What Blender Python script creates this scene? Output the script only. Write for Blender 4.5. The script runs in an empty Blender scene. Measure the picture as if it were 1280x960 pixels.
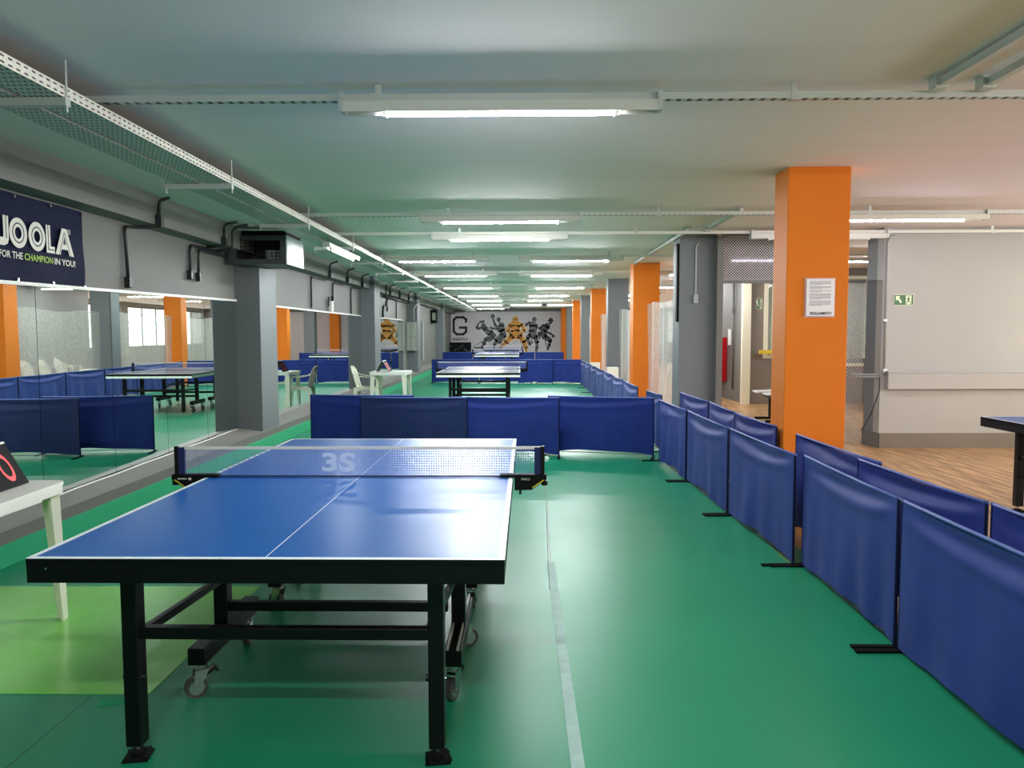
import bpy, bmesh, math, random
from mathutils import Vector, Matrix
PI = math.pi
scn = bpy.context.scene
COL = scn.collection
rnd = random.Random(7)

# ------------------------------------------------------------------ materials
def lin(c):
    return tuple(((x/255)/12.92 if x/255 <= .04045 else ((x/255+.055)/1.055)**2.4) for x in c)

def mat(name, rgb, rough=.5, metal=0., spec=.5, noise=None, bump=None, srgb=True, sheen=0., coat=0.):
    m = bpy.data.materials.new(name); m.use_nodes = True
    nt = m.node_tree; b = nt.nodes['Principled BSDF']
    c = lin(rgb) if srgb else rgb
    b.inputs['Base Color'].default_value = (*c, 1)
    b.inputs['Roughness'].default_value = rough
    b.inputs['Metallic'].default_value = metal
    b.inputs['Specular IOR Level'].default_value = spec
    b.inputs['Sheen Weight'].default_value = sheen
    b.inputs['Coat Weight'].default_value = coat
    tc = None
    if noise or bump:
        tc = nt.nodes.new('ShaderNodeTexCoord')
    if noise:
        sc, amt = noise[0], noise[1]
        st = noise[2] if len(noise) > 2 else (1, 1, 1)
        mp = nt.nodes.new('ShaderNodeMapping'); mp.inputs['Scale'].default_value = st
        n = nt.nodes.new('ShaderNodeTexNoise'); n.inputs['Scale'].default_value = sc; n.inputs['Detail'].default_value = 5
        r = nt.nodes.new('ShaderNodeMapRange'); r.inputs[3].default_value = 1-amt; r.inputs[4].default_value = 1+amt
        mx = nt.nodes.new('ShaderNodeMix'); mx.data_type = 'RGBA'; mx.blend_type = 'MULTIPLY'; mx.inputs[0].default_value = 1
        mx.inputs[6].default_value = (*c, 1)
        nt.links.new(tc.outputs['Object'], mp.inputs[0]); nt.links.new(mp.outputs[0], n.inputs['Vector'])
        nt.links.new(n.outputs[0], r.inputs[0]); nt.links.new(r.outputs[0], mx.inputs[7])
        nt.links.new(mx.outputs[2], b.inputs['Base Color'])
    if bump:
        n2 = nt.nodes.new('ShaderNodeTexNoise'); n2.inputs['Scale'].default_value = bump[0]; n2.inputs['Detail'].default_value = 3
        bp = nt.nodes.new('ShaderNodeBump'); bp.inputs['Strength'].default_value = bump[1]; bp.inputs['Distance'].default_value = bump[2] if len(bump) > 2 else .01
        nt.links.new(tc.outputs['Object'], n2.inputs['Vector']); nt.links.new(n2.outputs[0], bp.inputs['Height'])
        nt.links.new(bp.outputs[0], b.inputs['Normal'])
    return m

def emit(name, rgb, s):
    m = bpy.data.materials.new(name); m.use_nodes = True; nt = m.node_tree
    nt.nodes.remove(nt.nodes['Principled BSDF'])
    e = nt.nodes.new('ShaderNodeEmission'); e.inputs[0].default_value = (*rgb, 1); e.inputs[1].default_value = s
    nt.links.new(e.outputs[0], nt.nodes['Material Output'].inputs[0]); return m

def see_through(name, rgb, alpha, rough=.5, noise=None):
    m = mat(name, rgb, rough); nt = m.node_tree; b = nt.nodes['Principled BSDF']
    t = nt.nodes.new('ShaderNodeBsdfTransparent'); mx = nt.nodes.new('ShaderNodeMixShader'); mx.inputs[0].default_value = alpha
    nt.links.new(t.outputs[0], mx.inputs[1]); nt.links.new(b.outputs[0], mx.inputs[2])
    nt.links.new(mx.outputs[0], nt.nodes['Material Output'].inputs[0])
    if noise:
        tc = nt.nodes.new('ShaderNodeTexCoord'); n = nt.nodes.new('ShaderNodeTexNoise'); n.inputs['Scale'].default_value = noise; n.inputs['Detail'].default_value = 6
        r = nt.nodes.new('ShaderNodeMapRange'); r.inputs[1].default_value = .3; r.inputs[2].default_value = .7
        r.inputs[3].default_value = alpha-.13; r.inputs[4].default_value = alpha+.15
        nt.links.new(tc.outputs['Object'], n.inputs[0]); nt.links.new(n.outputs[0], r.inputs[0]); nt.links.new(r.outputs[0], mx.inputs[0])
    return m

class G:                                   # tiny node-math helper
    def __init__(s, m): s.nt = m.node_tree
    def m(s, op, a, b=None, c=None):
        n = s.nt.nodes.new('ShaderNodeMath'); n.operation = op
        for i, v in enumerate((a, b, c)):
            if v is None: continue
            if isinstance(v, (int, float)): n.inputs[i].default_value = v
            else: s.nt.links.new(v, n.inputs[i])
        return n.outputs[0]
    def xyz(s, kind='Object'):
        tc = s.nt.nodes.new('ShaderNodeTexCoord'); sp = s.nt.nodes.new('ShaderNodeSeparateXYZ')
        s.nt.links.new(tc.outputs[kind], sp.inputs[0]); return sp.outputs
    def mixcol(s, f, a, b):
        n = s.nt.nodes.new('ShaderNodeMix'); n.data_type = 'RGBA'
        s.nt.links.new(f, n.inputs[0])
        for i, v in ((6, a), (7, b)):
            if isinstance(v, tuple): n.inputs[i].default_value = (*v, 1)
            else: s.nt.links.new(v, n.inputs[i])
        return n.outputs[2]

M = {}
M['floor'] = mat('green vinyl', (30, 140, 102), .27, noise=(1.2, .10), bump=(160, .02, .002), spec=.26)
g = G(M['floor']); x, y, z = g.xyz(); b = M['floor'].node_tree.nodes['Principled BSDF']
seam = g.m('MULTIPLY', g.m('LESS_THAN', g.m('ABSOLUTE', g.m('SUBTRACT', x, g.m('MULTIPLY_ADD', y, .018, .109))), .004), g.m('GREATER_THAN', y, 4.78))
seam2 = g.m('LESS_THAN', g.m('ABSOLUTE', g.m('SUBTRACT', x, -1.75)), .003)
sm = g.m('MULTIPLY', g.m('MAXIMUM', seam, seam2), .75)
src = b.inputs['Base Color'].links[0].from_socket
M['floor'].node_tree.links.new(g.mixcol(sm, src, lin((10, 52, 42))), b.inputs['Base Color'])
# scuffed gloss
nt = M['floor'].node_tree
n = nt.nodes.new('ShaderNodeTexNoise'); n.inputs['Scale'].default_value = 2; n.inputs['Detail'].default_value = 3
tcn = nt.nodes.new('ShaderNodeTexCoord'); nt.links.new(tcn.outputs['Object'], n.inputs[0])
r = nt.nodes.new('ShaderNodeMapRange'); r.inputs[3].default_value = .3; r.inputs[4].default_value = .42
nt.links.new(n.outputs[0], r.inputs[0]); nt.links.new(r.outputs[0], b.inputs['Roughness'])
M['riser'] = mat('bright green vinyl', (10, 152, 102), .6, spec=.2)
M['lime'] = mat('lime vinyl', (124, 204, 84), .22, noise=(4, .1), bump=(3, .5, .02), spec=.9)
M['tape'] = mat('worn tape', (158, 190, 182), .6, noise=(14, .35), spec=.2)
# wood floor
M['wood'] = mat('wood planks', (178, 128, 88), .32)
g = G(M['wood']); x, y, z = g.xyz(); nt = M['wood'].node_tree; b = nt.nodes['Principled BSDF']
tc = nt.nodes.new('ShaderNodeTexCoord'); mp = nt.nodes.new('ShaderNodeMapping'); mp.inputs['Rotation'].default_value = (0, 0, math.radians(4)); mp.inputs['Scale'].default_value = (13, 1.0, 1)
nt.links.new(tc.outputs['Object'], mp.inputs[0])
n = nt.nodes.new('ShaderNodeTexNoise'); n.inputs['Scale'].default_value = 1.6; n.inputs['Detail'].default_value = 7
nt.links.new(mp.outputs[0], n.inputs[0])
cr = nt.nodes.new('ShaderNodeValToRGB'); cr.color_ramp.elements[0].position = .34; cr.color_ramp.elements[1].position = .64
cr.color_ramp.elements[0].color = (*lin((128, 88, 54)), 1); cr.color_ramp.elements[1].color = (*lin((208, 164, 110)), 1)
nt.links.new(n.outputs[0], cr.inputs[0]); nt.links.new(cr.outputs[0], b.inputs['Base Color'])

M['ceil'] = mat('painted ceiling', (242, 234, 233), .75, noise=(1.5, .04, (.6, 3, 1)), bump=(1.6, .12, .03), spec=.2)
M['wall'] = mat('grey wall', (116, 116, 113), .6, noise=(1.3, .06))
M['wall_light'] = mat('pale grey wall', (168, 167, 162), .55, noise=(1.1, .07), bump=(3, .1, .01))
M['taupe'] = mat('taupe wall', (128, 120, 110), .6)
M['wall_far'] = mat('mural wall', (206, 200, 206), .5)
M['darkgrey'] = mat('dark grey paint', (104, 104, 100), .5, noise=(2, .06))
M['ventgrey'] = mat('vent casing', (66, 70, 68), .5)
M['skirt'] = mat('skirting', (118, 108, 96), .5, noise=(3, .12))
M['column'] = mat('grey column', (118, 123, 126), .55, noise=(1.5, .04), spec=.15)
M['orange'] = mat('orange paint', (226, 124, 38), .55, noise=(2, .05), bump=(5, .08, .01), spec=.14)
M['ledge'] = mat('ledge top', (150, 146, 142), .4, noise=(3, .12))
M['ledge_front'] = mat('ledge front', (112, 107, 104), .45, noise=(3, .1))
M['mirror'] = mat('mirror', (222, 232, 228), .0, 1.0)
M['trimwhite'] = mat('white trim', (225, 225, 220), .35)
M['blue'] = None
M['black'] = mat('black steel', (5, 5, 7), .4, spec=.25)
M['blackmat'] = mat('black matte', (12, 13, 15), .65, spec=.15)
M['chrome'] = mat('chrome', (190, 192, 194), .22, 1.)
M['rubber'] = mat('grey rubber', (70, 70, 72), .6)
M['navy'] = mat('navy cloth', (16, 26, 84), .7)
M['white'] = mat('white plastic', (244, 243, 238), .4)
M['cream'] = mat('cream plastic', (234, 232, 214), .4)
M['paper'] = mat('paper', (246, 244, 250), .5)
M['ink'] = mat('ink', (60, 60, 80), .7)
M['inkgrey'] = mat('faint ink', (150, 150, 162), .7)
M['red'] = mat('red enamel', (170, 10, 24), .35)
M['galv'] = mat('galvanised steel', (196, 202, 198), .38, .35)
M['galv_w'] = mat('white channel', (214, 214, 206), .4, .1)
M['conduit'] = mat('dark conduit', (38, 42, 44), .45)
M['greypipe'] = mat('grey pipe', (168, 170, 170), .4)
M['net'] = mat('net string', (140, 154, 204), .6)
M['netlogo'] = mat('net print', (214, 226, 250), .6)
M['banner'] = mat('banner cloth', (20, 27, 58), .7, spec=.15, noise=(3, .15), bump=(4, .3, .03))
M['letter'] = mat('white print', (225, 222, 214), .5)
M['lime_print'] = mat('green print', (150, 190, 30), .5)
M['navy_print'] = mat('navy print', (30, 34, 58), .5)
M['yellow'] = mat('yellow', (232, 204, 60), .4)
M['green_sign'] = mat('sign green', (52, 104, 60), .4)
M['sign_pale'] = mat('sign pale', (226, 236, 200), .4)
M['digit'] = mat('red digit', (236, 60, 66), .5)
M['fig'] = mat('grey figure print', (104, 104, 110), .6, noise=(9, .45))
M['fig_dark'] = mat('dark figure print', (72, 72, 78), .6, noise=(9, .5))
M['fig_or'] = mat('orange figure print', (216, 150, 66), .6, noise=(9, .35))
M['fig_halo'] = mat('white outline', (232, 228, 232), .6)
M['fig_halo_o'] = mat('pale orange outline', (250, 226, 186), .6)
M['logo'] = mat('black logo', (16, 18, 24), .5)
M['cabinet'] = mat('cabinet grey green', (166, 172, 160), .45)
M['alu'] = mat('bright vent face', (206, 212, 214), .4, .1)  # pale tone carries the bright reflections on the vent box
M['tube'] = emit('lit tube', (.95, .98, 1.), 350)
M['tube_v'] = emit('lit violet tube', (.86, .82, 1.), 160)
M['tube_dim'] = emit('tray tube', (.95, .98, 1.), 130)
M['tube_off'] = mat('unlit tube', (236, 234, 226), .3)
M['netting'] = see_through('white netting', (226, 222, 216), .48, .7, 40)
M['wire'] = mat('mesh wire', (214, 208, 208), .45, .2)
M['glass_dark'] = mat('dark glass', (10, 10, 14), .06)
M['glass'] = see_through('pale glass', (190, 205, 190), .35, .08)
M['frame_w'] = mat('white frame', (232, 230, 206), .4)
M['seat'] = mat('grey white seat', (205, 205, 205), .35)

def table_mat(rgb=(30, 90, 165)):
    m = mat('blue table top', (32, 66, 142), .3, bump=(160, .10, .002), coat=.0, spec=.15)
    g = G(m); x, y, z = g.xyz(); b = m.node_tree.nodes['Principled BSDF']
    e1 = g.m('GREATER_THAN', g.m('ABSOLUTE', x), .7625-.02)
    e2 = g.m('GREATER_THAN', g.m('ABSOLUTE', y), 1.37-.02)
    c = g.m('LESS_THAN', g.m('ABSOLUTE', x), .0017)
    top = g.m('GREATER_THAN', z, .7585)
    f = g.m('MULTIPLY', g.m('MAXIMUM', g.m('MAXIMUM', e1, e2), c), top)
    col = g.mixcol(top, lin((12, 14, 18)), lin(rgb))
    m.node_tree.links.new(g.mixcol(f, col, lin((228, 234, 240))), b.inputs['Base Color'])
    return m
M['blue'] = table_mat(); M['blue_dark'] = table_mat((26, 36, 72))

def fabric_mat(name, rgb):
    m = mat(name, rgb, .62, noise=(7, .2), bump=(500, .08, .002), spec=.2, sheen=.04)
    return m
M['fab1'] = fabric_mat('blue barrier cloth', (42, 60, 134))
M['fab2'] = fabric_mat('deep blue barrier cloth', (32, 50, 128))
M['fab3'] = fabric_mat('dark navy barrier cloth', (30, 44, 92))
M['postnavy'] = mat('navy sleeve', (16, 22, 58), .6, spec=.15)  # cloth sleeve over the post; dark tone also paints the shade at joints
M['fabtube'] = mat('blue piping', (84, 104, 176), .5)

def slot_mat(dark=False):
    m = mat('slotted steel', (232, 230, 220) if not dark else (190, 200, 192), .4, .1); g = G(m); nt = m.node_tree
    x, y, z = g.xyz()
    fy = g.m('FRACT', g.m('DIVIDE', y, .052)); a = g.m('LESS_THAN', fy, .5)
    fx = g.m('FRACT', g.m('DIVIDE', g.m('ADD', x, z), .0275)); c = g.m('MULTIPLY', g.m('GREATER_THAN', fx, .36), g.m('LESS_THAN', fx, .66))
    t = nt.nodes.new('ShaderNodeBsdfTransparent' if not dark else 'ShaderNodeBsdfDiffuse'); mx = nt.nodes.new('ShaderNodeMixShader'); b = nt.nodes['Principled BSDF']
    if dark: t.inputs[0].default_value = (.02, .03, .028, 1)  # tray floor: shade behind the slots is painted in as dark dashes
    nt.links.new(g.m('MULTIPLY', a, c), mx.inputs[0]); nt.links.new(b.outputs[0], mx.inputs[1]); nt.links.new(t.outputs[0], mx.inputs[2])
    nt.links.new(mx.outputs[0], nt.nodes['Material Output'].inputs[0]); return m
M['slot'] = slot_mat(); M['slot_shade'] = slot_mat(True)
def channel_mat(name, rgb):
    m = mat(name, rgb, .4, .2); g = G(m); nt = m.node_tree; x, y, z = g.xyz()
    fx = g.m('FRACT', g.m('DIVIDE', x, .055)); a = g.m('MULTIPLY', g.m('LESS_THAN', fx, .45), g.m('LESS_THAN', z, .0052))
    nt.links.new(g.mixcol(a, lin(rgb), lin((40, 48, 48))), nt.nodes['Principled BSDF'].inputs['Base Color']); return m
M['chan'] = channel_mat('slotted channel', (196, 202, 198))

# ------------------------------------------------------------------ geometry helpers
class MB:
    def __init__(s): s.v = []; s.f = []
    def add(s, vs, fs):
        o = len(s.v); s.v += [tuple(p) for p in vs]; s.f += [tuple(i+o for i in q) for q in fs]; return s
    def box(s, c, d, rot=None):
        vs = []
        for sx in (-1, 1):
            for sy in (-1, 1):
                for sz in (-1, 1):
                    p = Vector((sx*d[0]/2, sy*d[1]/2, sz*d[2]/2))
                    if rot is not None: p = rot @ p
                    vs.append(p + Vector(c))
        return s.add(vs, [(0, 1, 3, 2), (4, 6, 7, 5), (0, 4, 5, 1), (2, 3, 7, 6), (0, 2, 6, 4), (1, 5, 7, 3)])
    def bb(s, x0, x1, y0, y1, z0, z1):
        return s.box(((x0+x1)/2, (y0+y1)/2, (z0+z1)/2), (x1-x0, y1-y0, z1-z0))
    def bar(s, a, b, w, h, up=(0, 0, 1)):
        a, b = Vector(a), Vector(b); d = (b-a); L = d.length; d.normalize(); u = Vector(up)
        if abs(d.dot(u)) > .98: u = Vector((0, 1, 0))
        r = d.cross(u).normalized(); u = r.cross(d)
        rot = Matrix((r, d, u)).transposed()
        return s.box((a+b)/2, (w, L, h), rot)
    def tube(s, pts, r, n=8, cap=True):
        pts = [Vector(p) for p in pts]; rs = r if isinstance(r, (list, tuple)) else [r]*len(pts)
        o = len(s.v); prev = None
        for i, p in enumerate(pts):
            d = (pts[min(i+1, len(pts)-1)]-pts[max(i-1, 0)]).normalized()
            if prev is None:
                u = Vector((0, 0, 1)) if abs(d.z) < .9 else Vector((0, 1, 0))
            else: u = prev
            u = (u-d*u.dot(d)).normalized(); w = d.cross(u); prev = u
            for k in range(n):
                a = 2*PI*k/n; s.v.append(tuple(p+(u*math.cos(a)+w*math.sin(a))*rs[i]))
        for i in range(len(pts)-1):
            for k in range(n):
                s.f.append((o+i*n+k, o+i*n+(k+1) % n, o+(i+1)*n+(k+1) % n, o+(i+1)*n+k))
        if cap:
            s.f.append(tuple(o+k for k in range(n))[::-1]); e = o+(len(pts)-1)*n; s.f.append(tuple(e+k for k in range(n)))
        return s
    def cyl(s, c, axis, r, h, n=20):
        a = Vector(axis).normalized(); c = Vector(c); return s.tube([c-a*h/2, c+a*h/2], r, n)
    def prism(s, poly, f0, f1):          # poly of 2-D points; f0/f1 map them to 3-D on the two sides
        n = len(poly); a = [f0(*p) for p in poly]; b = [f1(*p) for p in poly]
        fs = [tuple(range(n))[::-1], tuple(range(n, 2*n))] + [(i, (i+1) % n, n+(i+1) % n, n+i) for i in range(n)]
        return s.add(a+b, fs)
    def grid(s, fn, nu, nv):
        vs = [fn(i/nu, j/nv) for i in range(nu+1) for j in range(nv+1)]
        return s.add(vs, [(i*(nv+1)+j, (i+1)*(nv+1)+j, (i+1)*(nv+1)+j+1, i*(nv+1)+j+1) for i in range(nu) for j in range(nv)])

def obj(name, mb, m, parent=None, smooth=False, bevel=0, kind=None, label=None):
    me = bpy.data.meshes.new(name); me.from_pydata(mb.v, [], mb.f); me.validate(); me.update()
    bm = bmesh.new(); bm.from_mesh(me); bmesh.ops.recalc_face_normals(bm, faces=bm.faces); bm.to_mesh(me); bm.free()
    me.materials.append(M[m] if isinstance(m, str) else m)
    if smooth:
        for p in me.polygons: p.use_smooth = True
    o = bpy.data.objects.new(name, me); COL.objects.link(o)
    if parent is not None: o.parent = parent
    if bevel:
        bv = o.modifiers.new('bevel', 'BEVEL'); bv.width = bevel; bv.segments = 2; bv.limit_method = 'ANGLE'
    if kind: o['kind'] = kind
    if label: o['label'] = label
    return o

def tag(o, label, cat, group=None):
    o['label'] = label; o['category'] = cat
    if group: o['group'] = group
    return o

def thing(name, label, cat, loc=(0, 0, 0), rz=0, group=None):
    o = bpy.data.objects.new(name, None); COL.objects.link(o); o.location = loc; o.rotation_euler = (0, 0, rz)
    o.empty_display_size = .1
    return tag(o, label, cat, group)

def struct(name, mb, m, parent=None, **k): return obj(name, mb, m, parent, kind=None if parent else 'structure', **k)

def dup(root, loc, rz, label):
    def cp(o, par):
        c = o.copy(); COL.objects.link(c)
        if par is not None: c.parent = par
        for ch in list(o.children): cp(ch, c)
        return c
    r = cp(root, None); r.location = loc; r.rotation_euler = (0, 0, rz); r['label'] = label
    return r

def text_mesh(txt, size, fn, bold=0.0, align='LEFT', spacing=1.0):
    """letters as flat mesh; fn(u, v) maps the text plane to 3-D"""
    cu = bpy.data.curves.new('lettering', 'FONT'); cu.body = txt; cu.size = size; cu.align_x = align; cu.offset = bold
    cu.space_character = spacing; cu.resolution_u = 3
    o = bpy.data.objects.new('lettering', cu); COL.objects.link(o)
    dg = bpy.context.evaluated_depsgraph_get(); me = bpy.data.meshes.new_from_object(o.evaluated_get(dg))
    mb = MB(); mb.add([fn(v.co.x, v.co.y) for v in me.vertices], [tuple(p.vertices) for p in me.polygons])
    bpy.data.objects.remove(o); bpy.data.curves.remove(cu); bpy.data.meshes.remove(me)
    return mb

H_CEIL = 2.78
# ================================================================== SETTING
struct('floor', MB().bb(-3.66, 1.9, -6, 40.05, -.1, 0), 'floor')
struct('floor_right', MB().bb(1.9, 9.0, -6, 40.05, -.1, 0), 'wood')
struct('ceiling', MB().bb(-3.9, 9.1, -6.1, 40.15, H_CEIL, H_CEIL+.15), 'ceil')
struct('wall_left', MB().bb(-3.86, -3.64, -6, 40.05, 0, H_CEIL), 'wall')
struct('wall_far', MB().bb(-3.86, 9.0, 40.0, 40.15, 0, H_CEIL), 'wall_far')
struct('wall_back', MB().bb(-3.86, 9.0, -6.1, -6.0, 0, H_CEIL), 'wall')
# right side: pale wall facing the camera, its return, baseboard
struct('wall_right', MB().bb(4.56, 9.0, 9.62, 9.78, 0, H_CEIL), 'wall_light')
struct('wall_return', MB().bb(4.56, 4.72, 9.78, 10.06, 0, H_CEIL), 'column')
struct('baseboard_right', MB().bb(4.55, 9.0, 9.605, 9.62, 0, .19), 'skirt')
struct('baseboard_return', MB().bb(4.545, 4.56, 9.605, 10.06, 0, .19), 'darkgrey')
# corridor block behind
struct('wall_corridor', MB().bb(4.73, 5.0, 15.64, 15.78, 0, H_CEIL).bb(7.4, 7.6, 15.64, 15.78, 0, H_CEIL).bb(5.0, 7.4, 15.64, 15.78, 0, .94).bb(5.0, 7.4, 15.64, 15.78, 2.62, H_CEIL), 'taupe')
struct('wall_inner', MB().bb(4.65, 4.8, 15.78, 22.3, 0, H_CEIL), 'wall')
struct('baseboard_inner', MB().bb(4.63, 4.65, 15.8, 22.3, 0, .2), 'darkgrey')
# window wall on the right
def window_wall(name, x, y0, y1, wins, z0, z1):
    mb = MB().bb(x, x+.15, y0, y1, 0, z0).bb(x, x+.15, y0, y1, z1, H_CEIL)
    yy = y0
    for a, b_ in wins:
        mb.bb(x, x+.15, yy, a, z0, z1); yy = b_
    mb.bb(x, x+.15, yy, y1, z0, z1)
    return struct(name, mb, 'wall_light')
wn = 2
def window(x, y0, y1, z0, z1, nv=4, nh=5):
    global wn
    f = MB()
    f.bb(x+.04, x+.1, y0, y1, z0, z0+.05).bb(x+.04, x+.1, y0, y1, z1-.05, z1)
    for i in range(nv+1):
        yy = y0+(y1-y0)*i/nv; f.bb(x+.045, x+.095, max(y0, yy-.02), min(y1, yy+.02), z0, z1)
    for i in range(1, nh):
        zz = z0+(z1-z0)*i/nh; f.bb(x+.05, x+.09, y0, y1, zz-.01, zz+.01)
    w = struct('window_%d' % wn, f, 'darkgrey'); wn += 1
    w2 = obj('pane', MB().bb(x+.065, x+.075, y0+.01, y1-.01, z0+.02, z1-.02), 'glass', w)
window_wall('wall_east', 7.6, 22.3, 40, [(22.8, 30.6), (31.2, 39.4)], .95, 2.62)
window(7.6, 22.8, 30.6, .95, 2.62, 6); window(7.6, 31.2, 39.4, .95, 2.62, 6)
window_wall('wall_east_front', 9.0, -6, 9.62, [(-4, 1.4), (2.0, 8.6)], .95, 2.5)
window(9.0, -4, 1.4, .95, 2.5); window(9.0, 2.0, 8.6, .95, 2.5)
struct('wall_hall', MB().bb(7.6, 7.75, 9.78, 22.3, 0, H_CEIL), 'wall_light')
struct('wall_inner_back', MB().bb(4.8, 7.6, 22.15, 22.3, 0, H_CEIL), 'wall')

# left ledge, green upturned vinyl, beam
def ledge_z(y): return .26
mb = MB(); mb.prism([(-3.64, 0), (-3.302, 0), (-3.302, .214), (-3.64, .262)], lambda a, c: (a, -6, c), lambda a, c: (a, 40, c))
led = struct('trim_1', mb, 'ledge')
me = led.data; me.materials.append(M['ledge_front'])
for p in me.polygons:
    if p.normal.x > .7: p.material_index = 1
prof = [(-3.262, .0), (-3.268, .02), (-3.296, .124), (-3.302, .13), (-3.302, .0)]
mb = MB(); mb.prism(prof, lambda a, c: (a, -6, c), lambda a, c: (a, 40, c))
struct('trim_2', mb, 'riser')
struct('trim_3', MB().bb(-3.64, -3.42, -6, 40, 2.5, H_CEIL), 'wall')
struct('trim_4', MB().bb(-3.42, 9.0, 39.7, 40.0, 2.62, H_CEIL), 'darkgrey')
# top rail over each mirror run
def mir_x(y): return -3.625+.024*(9.66-y) if y < 10 else -3.63
def rail(n, y0, y1, z0, z1):
    a, b_ = mir_x(y0)+.018, mir_x(y1)+.018
    struct('trim_%d' % n, MB().add([(-3.64, y0, z0), (a, y0, z0), (a, y0, z0+.025), (-3.64, y0, z0+.025), (-3.64, y1, z1), (b_, y1, z1), (b_, y1, z1+.025), (-3.64, y1, z1+.025)],
           [(0, 1, 2, 3), (4, 7, 6, 5), (0, 4, 5, 1), (1, 5, 6, 2), (2, 6, 7, 3), (3, 7, 4, 0)]), 'trimwhite')
def mtop(y): return 1.815+(y-5.1)*.0155 if y < 10 else 1.868
rail(5, 4.4, 9.66, mtop(4.4), mtop(9.66)); rail(6, 10.36, 17.32, 1.868, 1.868); rail(7, 18.06, 23.5, 1.876, 1.876)
# lime floor patch
tag(obj('floor_mat', MB().bb(-3.18, -1.52, 2.99, 4.31, 0, .003), 'lime'), 'rectangular lime green floor mat under the left edge of the near table', 'floor mat')
tag(obj('floor_tape', MB().bb(.17, .217, -1, 4.79, 0, .0016), 'tape'), 'worn pale tape strip stuck along the green floor right of near table', 'tape')
tag(obj('tape_patch', MB().box((-1.62, 2.93, .0012), (.13, .05, .002), Matrix.Rotation(.3, 3, 'Z')), 'riser'), 'small square of tape on the floor at the lime mat corner', 'tape')

# ================================================================== MIRRORS
mir_labels = ['mirror panel on left wall nearest the camera, under the dark banner', 'mirror panel on left wall, second from the camera, right of banner edge',
              'mirror panel on left wall, third from the camera', 'mirror panel on left wall, second before the first grey column',
              'mirror panel on left wall touching the first grey column']
edges = [4.45, 5.5, 6.55, 7.6, 8.64, 9.66]
def mirror(y0, y1, zb, zt, label, group, x=-3.635, tilt=0.):
    o = tag(obj('wall_mirror', MB().box((0, 0, (zt-zb)/2), (.01, y1-y0-.006, zt-zb)), 'mirror'), label, 'mirror', group)
    o.location = (x, (y0+y1)/2, zb); o.rotation_euler = (0, 0, tilt)
for i in range(5):
    a, b_ = edges[i], edges[i+1]; mirror(a, b_, .235, mtop(a)+.012, mir_labels[i], 'mirror panels before the first column', mir_x((a+b_)/2)-.005, .024)
for i in range(7):
    w = 6.96/7; mirror(10.36+i*w, 10.36+(i+1)*w, .256, 1.866, 'mirror panel between the first and second left columns, ' + ['next to the first column', 'second from the first column', 'third from the first column', 'in the middle of the run', 'third before the second column', 'second before the second column', 'touching the second column'][i], 'mirror panels between first and second columns')
for i in range(5):
    w = 5.44/5; mirror(18.06+i*w, 18.06+(i+1)*w, .256, 1.874, 'small far mirror panel past the second left column, ' + ['touching that column', 'second along', 'middle of five', 'fourth along', 'beside the grey wall cabinet'][i], 'mirror panels past the second column')
# loose white cable along the mirror foot
pts = [(mir_x(4.2+i*.28)+.018+.006*math.sin(i*1.7), 4.2+i*.28, .26-.142*(mir_x(4.2+i*.28)+.018+3.64)+.012) for i in range(20)]
tag(obj('ledge_cable', MB().tube(pts, .0085, 6), 'white', smooth=True), 'white cable lying along the foot of the near mirrors', 'cable')

# ================================================================== PILLARS / COLUMNS
for i, (y, m, lab) in enumerate([(6.12, 'orange', 'orange square pillar with a notice sheet on it'), (10.2, 'column', 'light grey pillar with a grey switch conduit, left of the notice pillar'),
        (14.32, 'orange', 'orange pillar beside the white netting, second orange one away'), (18.4, 'column', 'dark grey pillar just behind the second orange pillar'),
        (22.6, 'orange', 'third orange pillar away from the camera'), (26.4, 'column', 'grey pillar behind the third orange pillar'), (30.5, 'orange', 'thin far orange pillar, fourth away'),
        (34.6, 'column', 'farthest grey pillar on the right'), (39.3, 'orange', 'farthest orange pillar against the mural wall')]):
    mb = MB().bb(2.13, 2.625, y, y+.42, 0, H_CEIL)
    if i == 0: mb = MB().bb(2.132, 2.628, y, y+.32, 0, H_CEIL)
    tag(obj('pillar', mb, m, bevel=.006), lab, 'pillar', 'row of pillars on the right')
for y, y1, zt, lab in [(9.68, 10.34, 2.32, 'grey column by the mirrors carrying the dark vent box'), (17.34, 18.04, H_CEIL, 'second grey wall column, past the white chair'),
        (24.55, 25.3, H_CEIL, 'third grey wall column, behind the grey wall cabinet'), (32.8, 33.6, H_CEIL, 'farthest grey wall column on the left')]:
    mb = MB().bb(-3.64, -3.32, y, y1, .215, zt)
    tag(obj('wall_column', mb, 'column', bevel=.005), lab, 'column', 'columns along the mirror wall')

# notice on the near orange pillar
t = thing('notice_sheet', 'white rules notice in clear sleeve taped to the orange pillar', 'notice', (2.4, 6.12, 1.6))
obj('sleeve', MB().bb(-.125, .12, -.012, -.001, -.012, .305), see_through('clear sleeve', (235, 235, 240), .2, .2), t)
pg = obj('page', MB().bb(-.112, .112, -.016, -.013, .0, .296), 'paper', t)
lines = MB()
zz = .277
for blk in (4, 3, 2, 6, 5):
    for k in range(blk):
        w = .17 if k < blk-1 else .1
        lines.bb(-.088, -.088+w, -.0172, -.0165, zz-.0035, zz); zz -= .0085
    zz -= .007
obj('text_lines', lines, 'inkgrey', pg)
obj('title', text_mesh('REGULAMENTO', .03, lambda u, v: (-.082+u*.80, -.0175, .012+v), .0010), 'ink', pg)

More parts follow.
